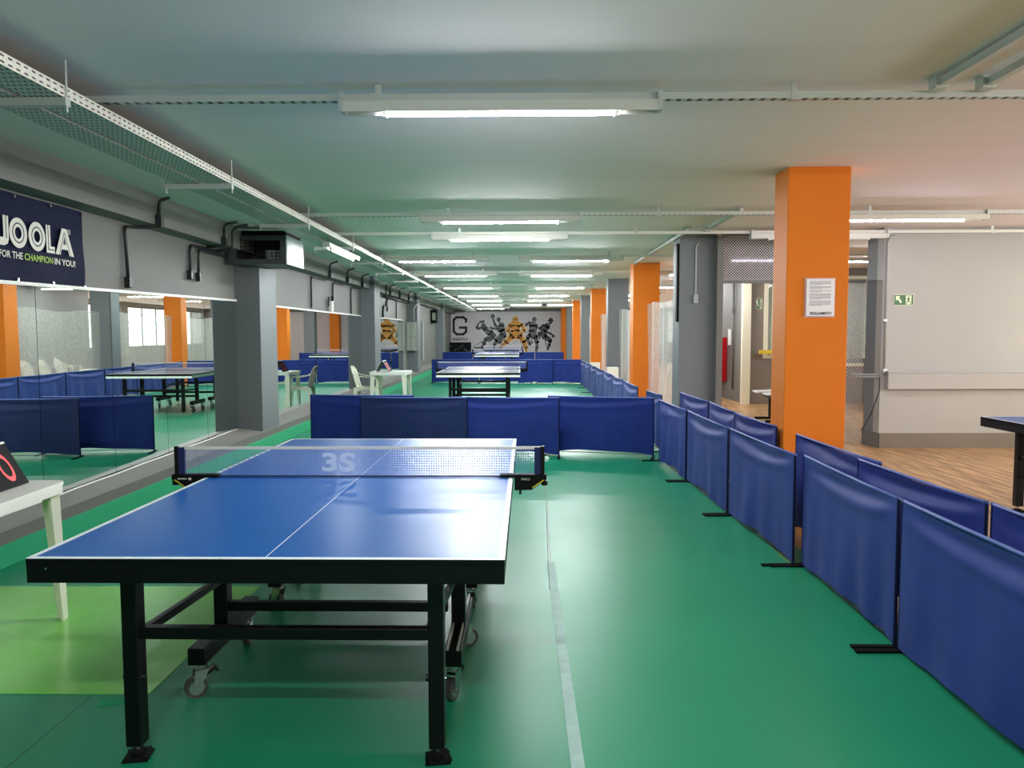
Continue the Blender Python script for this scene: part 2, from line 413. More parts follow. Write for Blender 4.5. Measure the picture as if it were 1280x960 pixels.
# ================================================================== PING PONG TABLES
def caster(x, y, yaw, brake, par):
    f, w, b = MB(), MB(), MB()
    f.cyl((0, 0, .134), (0, 0, 1), .024, .018, 14).cyl((0, 0, .124), (0, 0, 1), .02, .01, 14)
    for sx in (-1, 1):
        f.prism([(-.026, .12), (.026, .12), (.036, .06), (.03, .034), (.014, .034), (-.012, .08)], lambda a, c, sx=sx: (sx*.019, a, c), lambda a, c, sx=sx: (sx*.023, a, c))
    f.box((0, 0, .117), (.046, .05, .006))
    w.cyl((0, .022, .043), (1, 0, 0), .043, .03, 26)
    f.cyl((0, .022, .043), (1, 0, 0), .03, .032, 20); f.cyl((0, .022, .043), (1, 0, 0), .008, .05, 10)
    b.box((0, -.03, .1), (.04, .05, .012), Matrix.Rotation(-.45, 3, 'X')).box((.01, -.06, .096), (.05, .012, .008))
    R = Matrix.Translation((x, y, 0)) @ Matrix.Rotation(yaw, 4, 'Z')
    for m_ in (f, w, b): m_.v = [tuple(R @ Vector(p)) for p in m_.v]
    obj('caster_fork', f, 'chrome', par); obj('caster_wheel', w, 'rubber', par)
    if brake: obj('caster_brake', b, 'black', par)

def make_table(label, loc, rz, apron='black', detail=True, scheme='near'):
    T = thing('table_tennis_table', label, 'table', loc, rz, 'table tennis tables')
    hw, hl = .7625, 1.37
    for s in (-1, 1):
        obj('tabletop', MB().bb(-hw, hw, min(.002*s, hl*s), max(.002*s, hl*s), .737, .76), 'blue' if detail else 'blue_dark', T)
        y0, y1 = sorted((.01*s, (hl-.001)*s))
        a = MB()
        ye = (hl-.016)*s; a.bb(-hw+.001, hw-.001, min(ye, (hl-.0005)*s), max(ye, (hl-.0005)*s), .68, .737)
        ye = .012*s; a.bb(-hw+.02, hw-.02, min(ye, ye+.03*s), max(ye, ye+.03*s), .69, .737)
        for sx in (-1, 1):
            xa, xb = sorted(((hw-.001)*sx, (hw-.03)*sx)); a.bb(xa, xb, y0, y1, .68, .737)
        obj('apron', a, apron, T)
        if apron != 'black':
            obj('edge_band', MB().bb(-hw, hw, min((hl-.002)*s, (hl+.001)*s), max((hl-.002)*s, (hl+.001)*s), .719, .738), 'black', T)
        if detail:
            obj('apron_screw', MB().cyl((-hw+.065, (hl+.001)*s, .727), (0, 1, 0), .004, .004, 8), 'chrome', T)
        for sx in (-1, 1):
            xl = .523*sx; yl = 1.185*s
            lg = obj('leg', MB().bb(xl-.027, xl+.027, yl-.03, yl+.03, .05, .7), 'black', T, bevel=.004)
            ft = MB().cyl((xl, yl, .035), (0, 0, 1), .009, .05, 10)
            obj('leveller', ft, 'chrome', lg)
            if detail:
                obj('foot_pad', MB().box((xl+.004, yl-.004, .012), (.075, .07, .012), Matrix.Rotation(.35, 3, 'Z')).box((xl, yl, .004), (.085, .08, .006), Matrix.Rotation(.15, 3, 'Z')).cyl((xl, yl, .022), (0, 0, 1), .024, .012, 16), 'blackmat', lg)
                obj('leg_bolt', MB().cyl((xl-.03, yl, .29), (1, 0, 0), .012, .016, 10), 'black', lg); obj('leg_bolt', MB().cyl((xl+.029, yl, .29), (1, 0, 0), .006, .008, 8), 'chrome', lg)
            # base beam with two casters
            xb = .515*sx+(.022 if detail else 0); ya, yb = sorted((.78*s, .16*s))
            bm_ = obj('base_beam', MB().bb(xb-.035, xb+.035, ya, yb, .143, .213), 'black', T, bevel=.004)
            caster(xb, .735*s, 2.2 if s > 0 else 2.5+.3*sx, True, bm_); caster(xb, .24*s, .5*s-.6*sx, False, bm_)
            obj('upright', MB().bb(xb-.03, xb+.03, .5*s-.03, .5*s+.03, .21, .7), 'black', T, bevel=.004)
            obj('link_bar', MB().bar((xl-.03*sx, 1.15*s, .445), (xb-.015*sx, .5*s, .42), .022, .03), 'black', T)
            if sx > 0 and detail:
              for q in (-.02, .02): obj('edge_glint', MB().bar((xb+q, .79*s, .222), (xb+q, .17*s, .222), .007, .014), 'galv', bm_)  # pale strips painting in the bright lines of the beam's top edges
        obj('crossbar', MB().bb(-.5, .5, 1.185*s-.018, 1.185*s+.018, .427, .468), 'black', T, bevel=.003)
        obj('crossbar', MB().bb(-.49, .49, .5*s-.018, .5*s+.018, .27, .31), 'black', T, bevel=.003)
    return T

def make_net(label, loc, rz, detail=True):
    N = thing('table_net', label, 'net', loc, rz, 'table tennis nets')
    W = .9; zb, zt = .768, .9125
    m = MB(); nv = 150 if detail else 60; nh = 12 if detail else 6; th = .0010 if detail else .0016
    for i in range(nv+1):
        xx = -W+2*W*i/nv; m.bb(xx-th, xx+th, -.0006, .0006, zb, zt)
    for j in range(1, nh):
        zz = zb+(zt-zb)*j/nh; m.bb(-W, W, -.0006, .0006, zz-th, zz+th)
    ms = obj('net_mesh', m, 'net', N)
    obj('top_tape', MB().bb(-W, W, -.004, .004, zt-.014, zt), 'letter', N)
    obj('bottom_cord', MB().bb(-W, W, -.003, .003, zb-.006, zb), 'navy', N)
    for s in (-1, 1):
        obj('sleeve', MB().bb(min(s*(W-.03), s*W), max(s*(W-.03), s*W), -.007, .007, zb-.002, zt-.003), 'navy', N)
        ps = obj('post', MB().bb(min(s*W, s*(W+.02)), max(s*W, s*(W+.02)), -.01, .01, .735, zt+.002), 'black', N, bevel=.002)
        poly = [(.70, .775), (.93, .775), (.93, .752), (.855, .70), (.772, .698), (.772, .762), (.70, .762)]
        br = obj('bracket', MB().prism([(s*a, c) for a, c in poly], lambda a, c: (a, -.022, c), lambda a, c: (a, .022, c)), 'blackmat', N)
        obj('clamp_knob', MB().cyl((s*.92, -.002, .732), (0, 0, 1), .016, .022, 14).cyl((s*.8, 0, .69), (0, 0, 1), .006, .03, 8), 'black', br)
        if detail:
            obj('stripe', MB().bar((s*.86, -.0228, .711), (s*.915, -.0228, .749), .002, .005), 'yellow', br)
            if s > 0: obj('print', text_mesh('PRO', .016, lambda u, v: (.805+u*1.4, -.0226, .748+v)), 'letter', br)
            else: obj('print', MB().bb(-.90, -.855, -.0228, -.022, .752, .757).bb(-.846, -.832, -.0228, -.022, .748, .76), 'letter', br)
    if detail:
        f = lambda u, v: (-.19+u*1.45, -.0014, .792+v)
        obj('printed_number', text_mesh('3S', .125, f, .0035), 'netlogo', ms)
        obj('cord', MB().tube([(.925, 0, .74), (.93, -.004, .6), (.935, -.01, .4), (.945, -.02, .2)], .0018, 5), 'letter', N)
    return N

c_, s_ = math.cos(-.0087), math.sin(-.0087)
nl = (-1.5745+.7625*c_-1.37*s_, 2.350+.7625*s_+1.37*c_, 0)
make_table('blue table tennis table nearest the camera on black wheeled frame', nl, -.0087)
make_net('blue table net across the nearest table', nl, -.0087)
make_table('table tennis table with white apron, behind the first cross barrier', (-.76, 15.05, 0), 0, 'white', False)
make_net('table net on the white-aproned second table', (-.76, 15.05, 0), 0, False)
make_table('third table tennis table, only its pale top edge seen over barriers', (-.80, 27.2, 0), 0, 'white', False)
make_net('net on the third table, thin line over the far barriers', (-.80, 27.2, 0), 0, False)
make_table('farthest table tennis table standing before the mural', (-.80, 34.6, 0), 0, 'black', False)
make_net('net of the farthest table, in front of the mural figures', (-.80, 34.6, 0), 0, False)
make_table('table tennis table on wood floor, its corner cut by right picture edge', (3.88+1.37, 6.39-.7625, 0), PI/2, 'black', True)

# ================================================================== BARRIERS
BH = .715
def sin01(u, pk):
    return math.sin(PI*u**(math.log(.5)/math.log(pk)))
def barrier(a, b_, label, fab, group, seed, wave=.012, nat=True):
    """upright cloth barrier from a to b (x, y)"""
    ax, ay = a; bx, by = b_; L = math.hypot(bx-ax, by-ay); rz = math.atan2(by-ay, bx-ax)
    rr = random.Random(seed)
    T = thing('court_barrier', label, 'barrier', (ax, ay, 0), rz, group)
    ph = [rr.uniform(0, 6.28) for _ in range(8)]; am = [rr.uniform(.4, 1) for _ in range(8)]
    def cloth(u, v):
        xx = .006+u*(L-.012)
        sag = math.sin(PI*u)
        env = min(1, 8*u*(1-u))
        zt = BH-.012-.008*sag; zb = .022+.045*sag*am[0]+.006*math.sin(9*u+ph[1])*env
        zz = zb+(zt-zb)*v
        y = wave*env*(am[1]*math.sin(5*u+ph[2]+2*v)+.7*am[2]*math.sin(11*u+ph[3]-3*v)*(1-v))
        for q in range(2):                     # slack folds slung from the top corners
            dd = .10+.12*q+.04*am[q]; sg = dd*(.3+.5*sin01(u, .25+.5*am[q+3]*(.5+.5*math.sin(ph[q+3]))))
            y += wave*(1.2-.4*q)*env*math.exp(-((1-v-sg)/.05)**2)*(1 if q % 2 == 0 else -.9)
        y += .10*wave*(2 if 'cross' in group else 1)*env*math.sin(30*(1-v)+2.2*math.sin(3.1*u+ph[5])+1.4*u)*math.exp(-(1-v)/.28)
        y += wave*1.1*env*(1-v)**1.2*(math.sin(13*u+ph[6]+1.6*math.sin(6*u+ph[0]))+.5*math.sin(29*u+ph[4]))*am[4]
        y -= .006+.02*(1-v)*sag
        return (xx, y, zz)
    obj('cloth', MB().grid(cloth, 56, 48), fab, T, smooth=True)
    obj('top_tube', MB().tube([(0, 0, BH-.01), (L*.3, 0, BH-.014), (L*.7, 0, BH-.015), (L, 0, BH-.01)], .008, 8), 'fabtube', T, smooth=True)
    obj('bottom_tube', MB().tube([(0, .002, .03), (L, .002, .03)], .006, 6), 'greypipe' if 'cross' in group else 'conduit', T, smooth=True)  # in the side rows its dark tone stands for the shadow line there
    for xx in (.008, L-.008):
        obj('post', MB().tube([(xx, 0, .01), (xx, 0, BH-.004)], .0085, 8), 'postnavy', T)
        obj('foot', MB().box((xx, -.07, .006), (.03, .26, .012)), 'blackmat', T)
    return T
gA = 'barriers along the right side of the near court'
FR = [((1.60, 8.66), (1.645, 7.46)), ((1.65, 7.43), (1.675, 6.06)), ((1.68, 6.03), (1.722, 4.71)), ((1.772, 4.70), (1.742, 3.45)), ((1.74, 3.42), (1.735, 2.02))]
la = ['blue barrier beside the corner with the first cross row', 'blue barrier second from the corner, along the near court', 'blue barrier third from the corner, ending at the open gap by the pillar',
      'blue barrier just nearer than the gap, along the near court', 'large blue barrier nearest the camera, cut by right picture edge']
for i, (a, b_) in enumerate(FR): barrier(a, b_, la[i], 'fab1', gA, 10+i, .014)
gB = 'second barrier row at the wood floor edge'
BR = [((2.07, 9.78), (2.10, 8.42)), ((2.105, 8.40), (2.065, 7.25)), ((2.06, 7.24), (2.09, 6.15)), ((2.085, 5.70), (2.115, 4.42)), ((2.045, 4.56), (2.095, 3.37)), ((2.10, 3.35), (2.11, 2.05))]
lb = ['blue barrier in front of the light grey pillar, outer row', 'blue barrier between light grey and orange pillars, outer row', 'blue barrier touching the left side of the notice pillar, outer row',
      'blue barrier standing across the foot of the notice pillar', 'blue barrier overlapping the pillar-foot barrier, at wood floor edge', 'blue outer barrier nearest the camera, at right picture edge']
for i, (a, b_) in enumerate(BR): barrier(a, b_, lb[i], 'fab2', gB, 30+i, .016)
gC = 'first cross row of barriers behind the near table'
CR = [((-2.64, 9.46), (-1.32, 9.36), 'fab2', 'blue barrier at left end of first cross row, standing behind'), ((-1.93, 9.07), (-.625, 9.02), 'fab3', 'darker navy barrier in the first cross row, second from left'),
      ((-.80, 9.08), (.47, 8.96), 'fab2', 'blue barrier in the first cross row behind the table net, third from left'), ((.34, 9.24), (1.585, 8.92), 'fab2', 'blue barrier at right end of the first cross row')]
for i, (a, b_, m, l) in enumerate(CR): barrier(a, b_, l, m, gC, 50+i, .008)
gD = 'barriers along the right side of the second court'
ye = [21.6, 20.3, 18.7, 17.1, 15.5, 13.9, 12.3, 10.7]
for i in range(7):
    x0 = 1.75 - .012*i; x1 = 1.74-.012*i
    barrier((x0, ye[i]), (x1, ye[i+1]+.02), 'wrinkled blue barrier along the second court, ' + ['at its far corner', 'second from the far corner', 'third from the far corner', 'middle of seven', 'fifth from the far corner', 'second from its near end', 'nearest of its line'][i], 'fab1', gD, 70+i, .017)
barrier((1.69, 10.1), (1.745, 9.3), 'short blue barrier seen behind the right end of first cross row', 'fab2', gD, 80, .012)
gE = 'second cross row of barriers'
for i, (a, b_, l) in enumerate([((-2.63, 22.5), (-1.22, 22.4), 'blue barrier at left end of second cross row'), ((-1.2, 22.4), (.36, 22.25), 'blue barrier behind second table, middle of second cross row'),
        ((-.05, 22.12), (.96, 22.1), 'blue barrier right of second table with overlapped edge'), ((.5, 22.3), (1.79, 22.05), 'blue barrier at right end of second cross row')]):
    barrier(a, b_, l, 'fab2', gE, 90+i, .01)
gF = 'third cross row of barriers before the far table'
for i, (a, b_, l) in enumerate([((-3.2, 31.3), (-1.95, 31.2), 'far blue barrier at left end of third cross row'), ((-1.93, 31.2), (-.6, 31.1), 'far blue barrier behind third table, left half'),
        ((-.58, 31.1), (.6, 31.0), 'far blue barrier behind third table, right half'), ((.62, 31.0), (1.78, 30.9), 'far blue barrier at right end of third cross row')]):
    barrier(a, b_, l, 'fab2', gF, 100+i, .01)

# ================================================================== PLASTIC TABLES, CHAIRS, SCOREBOARDS
def rrect(hx, hy, r, n=5):
    P = []
    for (sx, sy, a0) in ((1, 1, 0), (-1, 1, 90), (-1, -1, 180), (1, -1, 270)):
        for k in range(n+1):
            a = math.radians(a0+90*k/n); P.append((sx*(hx-r)+r*math.cos(a), sy*(hy-r)+r*math.sin(a)))
    return P
def plastic_table(label, loc, rz, h=.36):
    T = thing('plastic_table', label, 'table', loc, rz, 'white plastic side tables')
    P = rrect(h, h, .05)
    tp = MB().prism(P, lambda a, c: (a, c, .705), lambda a, c: (a, c, .722))
    P2 = rrect(h-.004, h-.004, .048); n = len(P2)
    for i in range(n):
        p, q = P2[i], P2[(i+1) % n]; k = .97
        tp.add([(p[0], p[1], .708), (q[0], q[1], .708), (q[0]*1.0, q[1]*1.0, .665), (p[0], p[1], .665), (p[0]*k, p[1]*k, .708), (q[0]*k, q[1]*k, .708), (q[0]*k, q[1]*k, .665), (p[0]*k, p[1]*k, .665)],
               [(0, 1, 2, 3), (5, 4, 7, 6), (3, 2, 6, 7)])
    obj('tabletop', tp, 'white', T)
    for sx in (-1, 1):
        for sy in (-1, 1):
            o = h-.028
            def ring(d, w, z): return [(sx*d, sy*d, z), (sx*(d-w), sy*d, z), (sx*(d-w), sy*(d-.014), z), (sx*(d-.014), sy*(d-.014), z), (sx*(d-.014), sy*(d-w), z), (sx*d, sy*(d-w), z)]
            a, b_ = ring(o, .088, .706), ring(o+.012, .046, 0)
            obj('leg', MB().add(a+b_, [(0, 1, 2, 3, 4, 5), (11, 10, 9, 8, 7, 6)]+[(i, i+6, (i+1) % 6+6, (i+1) % 6) for i in range(6)]), 'cream', T)
    return T
plastic_table('white plastic table at left picture edge beside the near table', (-2.66, 3.475, .0), .06, .345)
plastic_table('white plastic table with a scoreboard, beside the white plastic chair', (-2.515, 14.72, 0), 0, .368).scale = (1, 1, 1.03)

def scoreboard(label, loc, rz):
    T = thing('flip_scoreboard', label, 'scoreboard', loc, rz, 'flip scoreboards')
    ang = .52; Hh = .23; L = .36
    for s in (-1, 1):
        d = Vector((s*math.sin(ang), 0, -math.cos(ang))); n = Vector((s*math.cos(ang), 0, math.sin(ang)))
        top = Vector((0, 0, Hh*math.cos(ang)+.004))
        def P(u, v, o): return top+d*v+Vector((0, u, 0))+n*o
        mb = MB(); mb.add([P(-L/2, 0, 0), P(L/2, 0, 0), P(L/2, Hh, 0), P(-L/2, Hh, 0), P(-L/2, 0, .008), P(L/2, 0, .008), P(L/2, Hh, .008), P(-L/2, Hh, .008)],
                          [(0, 1, 2, 3), (4, 7, 6, 5), (0, 4, 5, 1), (1, 5, 6, 2), (2, 6, 7, 3), (3, 7, 4, 0)])
        pn = obj('panel', mb, 'blackmat', T)
        dg = MB()
        for u0 in (-.14, .02):
            cx = u0+.06
            N = 24
            for k in range(N):
                a0, a1 = 2*PI*k/N, 2*PI*(k+1)/N
                q = lambda a, r_: P((cx+math.cos(a)*.046*r_)*s, .125-math.sin(a)*.078*r_, .0095)
                dg.add([q(a0, 1), q(a1, 1), q(a1, .66), q(a0, .66)], [(0, 1, 2, 3)])
        obj('digit', dg, 'digit', pn)
        if s > 0:
            mb2 = MB(); mb2.add([P(-L/2, 0, .0085), P(-L/2+.012, 0, .0085), P(-L/2+.012, Hh, .0085), P(-L/2, Hh, .0085)], [(0, 1, 2, 3)])
            obj('edge_strip', mb2, 'white', pn)
    obj('hinge_rings', MB().cyl((0, 0, Hh*math.cos(ang)+.006), (0, 1, 0), .009, L, 10), 'white', T)
    return T
scoreboard('black flip scoreboard with red digits on the near plastic table', (-2.585, 3.56, .722), .05)
scoreboard('black tent-shaped scoreboard on the far plastic table', (-2.62, 14.55, .745), 0)

def plastic_chair(label, loc, rz):
    """monobloc armchair facing +x"""
    T = thing('plastic_chair', label, 'chair', loc, rz, 'white plastic armchairs')
    def seat(u, v):
        x = -.2+.42*u; y = (v-.5)*(.40+.06*u)
        return (x, y, .43-.02*math.sin(PI*u)+.025*(abs(v-.5)*2)**3+.012*u-.04*max(0, u-.9)*10*.3)
    sm = MB(); sm.grid(seat, 10, 10)
    so = obj('seat', sm, 'cream', T, smooth=True); so.modifiers.new('solid', 'SOLIDIFY').thickness = .008
    def backpt(u, v):          # u across, v up
        w = .40+.10*math.sin(PI*min(1, v*1.05))*.6; y = (u-.5)*w
        if v > .75: y *= math.sqrt(max(0.02, 1-((v-.75)/.27)**2))
        x = -.205-.13*v-.02+.05*(abs(u-.5)*2)**2
        return (x, y, .42+.43*v)
    bk = MB()
    n = 7
    for k in range(n):         # slats
        u0, u1 = (k+.14)/n, (k+.86)/n
        bk.grid(lambda a, c, u0=u0, u1=u1: backpt(u0+(u1-u0)*a, .08+.72*c), 2, 10)
    bk.grid(lambda a, c: backpt(a, .78+.22*c), 14, 5); bk.grid(lambda a, c: backpt(a, .0+.1*c), 14, 2)
    bk.grid(lambda a, c: backpt(.0+.06*a, c*.98), 2, 12); bk.grid(lambda a, c: backpt(.94+.06*a, c*.98), 2, 12)
    bo = obj('backrest', bk, 'cream', T, smooth=True); bo.modifiers.new('solid', 'SOLIDIFY').thickness = .01
    for s in (-1, 1):
        am = MB()
        pts = [(-.27, .225*s, .72), (-.18, .245*s, .665), (-.05, .26*s, .645), (.1, .262*s, .64), (.19, .255*s, .635), (.225, .25*s, .60), (.225, .245*s, .50), (.215, .235*s, .42)]
        for p, q in zip(pts[:-1], pts[1:]): am.bar(p, q, .045 if p[0] < .19 else .012, .014 if p[0] < .19 else .045, (0, 0, 1) if p[0] < .19 else (1, 0, 0))
        obj('armrest', am, 'cream', T)
        for fx, bx_ in ((.2, .245), (-.2, -.255)):
            lg = MB(); a = (fx, .215*s, .44); c = (bx_, .25*s, 0)
            lg.add([(fx-.035, .215*s, .44), (fx+.03, .215*s, .44), (fx+.03, .17*s, .44), (fx+.022, .205*s, .44), (bx_-.018, .25*s, 0), (bx_+.018, .25*s, 0), (bx_+.018, .215*s, 0), (bx_+.012, .242*s, 0)],
                   [(0, 1, 5, 4), (1, 2, 6, 5), (2, 3, 7, 6), (3, 0, 4, 7), (0, 3, 2, 1), (4, 5, 6, 7)])
            obj('leg', lg, 'cream', T)
        sk = MB(); sk.grid(lambda u, v, s=s: (-.2+.4*u, .218*s+.008*s*(1-v), .44-.05*v-.05*v*(abs(u-.5)*2)**2), 10, 2)
        obj('seat_skirt', sk, 'cream', T)
    return T
ch = plastic_chair('white plastic armchair at the mirror wall beside the far plastic table', (-2.965, 14.72, 0), -.03); ch.scale = (1, .86, 1)
for k in range(4):
    dup(ch, (4.25, 18.2+k*.72, 0), PI, 'white plastic chair in row by the inner wall, seen in the mirrors, ' + ['nearest of four', 'second of four', 'third of four', 'farthest of four'][k])['group'] = 'white chairs along the inner wall'

# ================================================================== CEILING: channels, lights, tray
def fixture(xc, y, label, lit=True, along='x', zt=2.632, hw=.6, mlit='tube'):
    T = thing('ceiling_light', label, 'light', (xc, y, zt), 0 if along == 'x' else PI/2, 'tube lights on the ceiling')
    b_ = hw+.235
    obj('housing', MB().bb(-b_, b_, -.042, .042, .020, .055).bb(-b_, b_, -.042, -.039, -.001, .02).bb(-b_, b_, .039, .042, -.001, .02), 'galv_w', T)  # side skirts are added to keep the tube's light off the ceiling
    tb = obj('tube', MB().tube([(-hw, 0, 0), (hw, 0, 0)], .0165, 10), 'tube_off', T, smooth=False)
    if lit:                                   # the diodes shine from the lower half only
        tb.data.materials.append(M[mlit])
        for q in tb.data.polygons:
            if q.normal.z < .35 and abs(q.normal.x) < .5: q.material_index = 1
    for s in (-1, 1):
        obj('lamp_holder', MB().bb(min(s*hw, s*(hw+.022)), max(s*hw, s*(hw+.022)), -.014, .014, -.022, .028), 'white', T)
        obj('hanger_clip', MB().bb(s*b_-.012, s*b_+.012, -.045, .045, .004, .1 if along == 'x' else .06), 'galv', T)
    obj('wire', MB().tube([(hw*.1, .02, .06), (hw*.25, .03, .085), (hw*.45, .01, .095), (hw*.5, 0, .06)], .004, 5), 'conduit', T)
    return T
rows = [4.085, 8.0, 9.5, 12.3, 15.4, 19.5, 23.6, 27.0, 31.2, 35.6]
for i, y in enumerate(rows):
    x0, x1 = -2.6, 6.9
    if i >= 4: x1 = 4.5
    if i == 0 or i == 1: x1 = 8.6
    yc = y+.0
    T = thing('cable_channel', 'slotted steel cable channel across the ceiling, ' + ['nearest the camera', 'second from the camera', 'third, passing above the pale wall', 'fourth from the camera', 'fifth from the camera', 'sixth, far', 'seventh, far', 'eighth, far', 'ninth, far', 'last before the mural'][i], 'channel', (0, yc, 2.688), 0, 'channels across the ceiling')
    m = MB().bb(x0, x1, -.019, .019, .004, .04)
    obj('rail', m, 'chan' if i < 2 else 'galv_w', T)
    for q in range(int((x1+.8)/2.19)+1):
        xx = -.745+q*2.19
        obj('hanger', MB().bb(xx-.016, xx+.016, -.004, .004, .03, .092).bb(xx-.024, xx+.024, -.021, .021, -.002, .044), 'galv', T)
LT = [(-.10, 4.085, 'lit tube light above the nearest table', 1), (-.20, 8.0, 'lit tube light in second row, centre, past the nearest lamp', 1), (4.0, 8.0, 'violet lit tube light right of the notice pillar', 2), (-.25, 9.5, 'thin faint tube light in third row, centre', 3), (3.70, 9.5, 'unlit tube light behind the notice pillar above wire mesh', 0),
      (-1.33, 12.3, 'left lit tube light of the first side-by-side pair', 1), (.82, 12.3, 'right lit tube light of the first side-by-side pair', 1), (-1.30, 15.4, 'left lit tube light of the second pair', 1), (.84, 15.4, 'right lit tube light of the second pair', 1), (3.6, 15.3, 'lit tube light beyond the pillars at second pair row', 1),
      (-1.33, 19.5, 'left lit tube light of the third pair', 1), (1.03, 19.5, 'right lit tube light of the third pair', 1), (3.75, 19.5, 'lit tube light beyond the pillars at third pair row', 1), (-1.3, 23.6, 'left lit tube light of the fourth pair', 1), (.9, 23.6, 'right lit tube light of the fourth pair', 1), (3.5, 23.6, 'lit tube light beyond the pillars at fourth pair row', 1),
      (-1.25, 27.0, 'left lit tube light of the fifth pair', 1), (.9, 27.0, 'right lit tube light of the fifth pair', 1), (3.75, 27.0, 'lit tube light beyond the pillars at fifth pair row', 1), (-1.35, 31.2, 'left lit tube light of the sixth row', 1), (.25, 31.2, 'middle lit tube light of the sixth row', 1), (1.75, 31.2, 'right lit tube light of the sixth row', 1), (-1.35, 35.6, 'farthest lit tube light, before the mural', 1)]
for xc, y, l, k in LT:
    fixture(xc, y, l, bool(k), mlit={2: 'tube_v', 3: 'tube_dim'}.get(k, 'tube'))
fixture(-2.30, 9.9, 'lit tube light under the cable tray above the mirrors', True, 'y', 2.50, mlit='tube_dim')
# behind the camera the hall goes on
for y in (.2, -3.6):
    fixture(-.3, y, 'lit tube light behind the camera, ' + ('near one' if y > 0 else 'far one'), True); fixture(5.5, y+.5, 'lit tube light over the wood floor behind the camera, ' + ('near one' if y > 0 else 'far one'), True)
fixture(5.9, 12.6, 'lit tube light in the corridor behind the wire mesh', True)
# lengthwise channels on the right
for n_, (x, y0, y1, l) in enumerate([(2.16, .5, 4.08, 'lengthwise ceiling channel meeting the nearest cross channel, left of two'), (2.40, .5, 4.08, 'lengthwise ceiling channel meeting the nearest cross channel, right of two'), (2.31, 8.0, 9.5, 'short lengthwise channel linking the second and third cross channels'), (2.10, 9.5, 14.0, 'lengthwise channel running past the light grey pillar')]):
    T = thing('cable_channel', l, 'channel', (x, 0, 2.745), 0, 'lengthwise channels on the ceiling')
    obj('rail', MB().bb(-.019, .019, y0, y1, -.019, .019), 'galv', T)
    obj('end_box', MB().bb(-.035, .035, y1-.1, y1-.03, -.03, .034), 'galv', T)
# cable tray on threaded rods
T = thing('cable_tray', 'long white perforated cable tray hung under the ceiling above mirrors', 'cable tray', (-2.17, 0, 2.60))
Y0, Y1 = -2, 38
def strip(x0, x1, z0, z1): return MB().add([(x0, Y0, z0), (x1, Y0, z1), (x1, Y1, z1), (x0, Y1, z0)], [(0, 1, 2, 3)])
obj('side_flange', strip(0, 0, .0, .055), 'slot', T); obj('side_flange', strip(-.19, -.19, 0, .055), 'slot', T)
obj('tray_bottom', strip(-.19, 0, 0, 0), 'slot_shade', T)
obj('side_flange', strip(-.225, -.225, 0, .055), 'slot', T); obj('tray_bottom', strip(-.42, -.225, 0, 0), 'slot_shade', T); obj('side_flange', strip(-.42, -.42, 0, .055), 'slot', T)
obj('cable_bundle', MB().tube([(-.207, Y0, .03), (-.207, Y1, .03)], .016, 8), 'conduit', T)
for k in range(18):
    yy = 3.68+k*2.08
    if yy > 37.8: break
    b_ = obj('support_bar', MB().bb(-.50, .012, yy-.02, yy+.02, -.04, -.002), 'galv', T)
    obj('threaded_rod', MB().tube([(.006, yy, -.07), (.006, yy, H_CEIL-2.602)], .005, 6), 'galv', b_); obj('threaded_rod', MB().tube([(-.49, yy, -.07), (-.49, yy, H_CEIL-2.602)], .005, 6), 'galv', b_)

# ================================================================== LEFT WALL FITTINGS
# vent box over the first column
T = thing('vent_box', 'dark ventilation box with grille on top of the first column', 'vent', (-3.2, 9.3, 2.325))
obj('casing', MB().bb(-.36, .345, .0, .05, 0, .06).bb(-.36, .345, 0, .05, .29, .345).bb(-.36, -.27, 0, .05, .06, .29).bb(.275, .345, 0, .05, .06, .29).bb(-.36, .345, .05, .7, 0, .02).bb(-.36, .345, .05, .7, .325, .345).bb(-.36, -.34, .05, .7, .02, .325).bb(-.36, .345, .68, .7, .02, .325), 'ventgrey', T)
obj('dark_top', MB().bb(-.36, .33, .06, .68, .345, .44), 'blackmat', T)
obj('side_panel', MB().bb(.345, .36, .0, .7, .0, .345), 'alu', T, label='bright pale side panel of the vent box')
gm = MB()
for k in range(11): gm.bb(-.27+k*.0545-.003, -.27+k*.0545+.003, .018, .022, .06, .29)
for k in range(7): gm.bb(-.27, .275, .022, .026, .06+k*.038-.003, .06+k*.038+.003)
obj('grille', gm, 'blackmat', T)
obj('reflection_plate', MB().bb(-.0, .27, .3, .31, .06, .2), 'alu', T)  # pale plate standing in for the bright reflection inside the opening
obj('mount_bar', MB().bb(-.42, .4, -.05, -.01, .40, .42).bb(-.3, .0, -.2, -.16, .43, .452), 'galv', T)

def pipe(pts, label, box=None, r=.016, m='conduit', name='conduit_pipe'):
    T = thing(name, label, 'conduit', (0, 0, 0), 0, 'dark conduits on the mirror wall')
    # round the corners
    P = [Vector(p) for p in pts]; Q = [P[0]]
    for i in range(1, len(P)-1):
        a, b_, c = P[i-1], P[i], P[i+1]; d = min(.09, (a-b_).length*.4, (c-b_).length*.4)
        p0 = b_+(a-b_).normalized()*d; p1 = b_+(c-b_).normalized()*d
        for k in range(5):
            t_ = k/4; Q.append(p0*(1-t_)**2+b_*2*t_*(1-t_)+p1*t_*t_)
    Q.append(P[-1]); obj('pipe', MB().tube(Q, r, 8), m, T, smooth=True)
    if box:
        for c, d in box: obj('junction_box', MB().box(c, d), m, T, bevel=.004)
    return T
X = -3.615
pipe([(X, 7.0, 1.97), (X, 6.97, 2.455), (X, 7.1, 2.47), (-3.395, 7.17, 2.475), (-3.395, 7.2, 2.73), (-3.30, 7.2, 2.755)], 'black conduit dropping to a box beside the banner', [((X, 7.005, 1.95), (.05, .06, .1)), ((-3.39, 7.18, 2.53), (.06, .06, .12))])
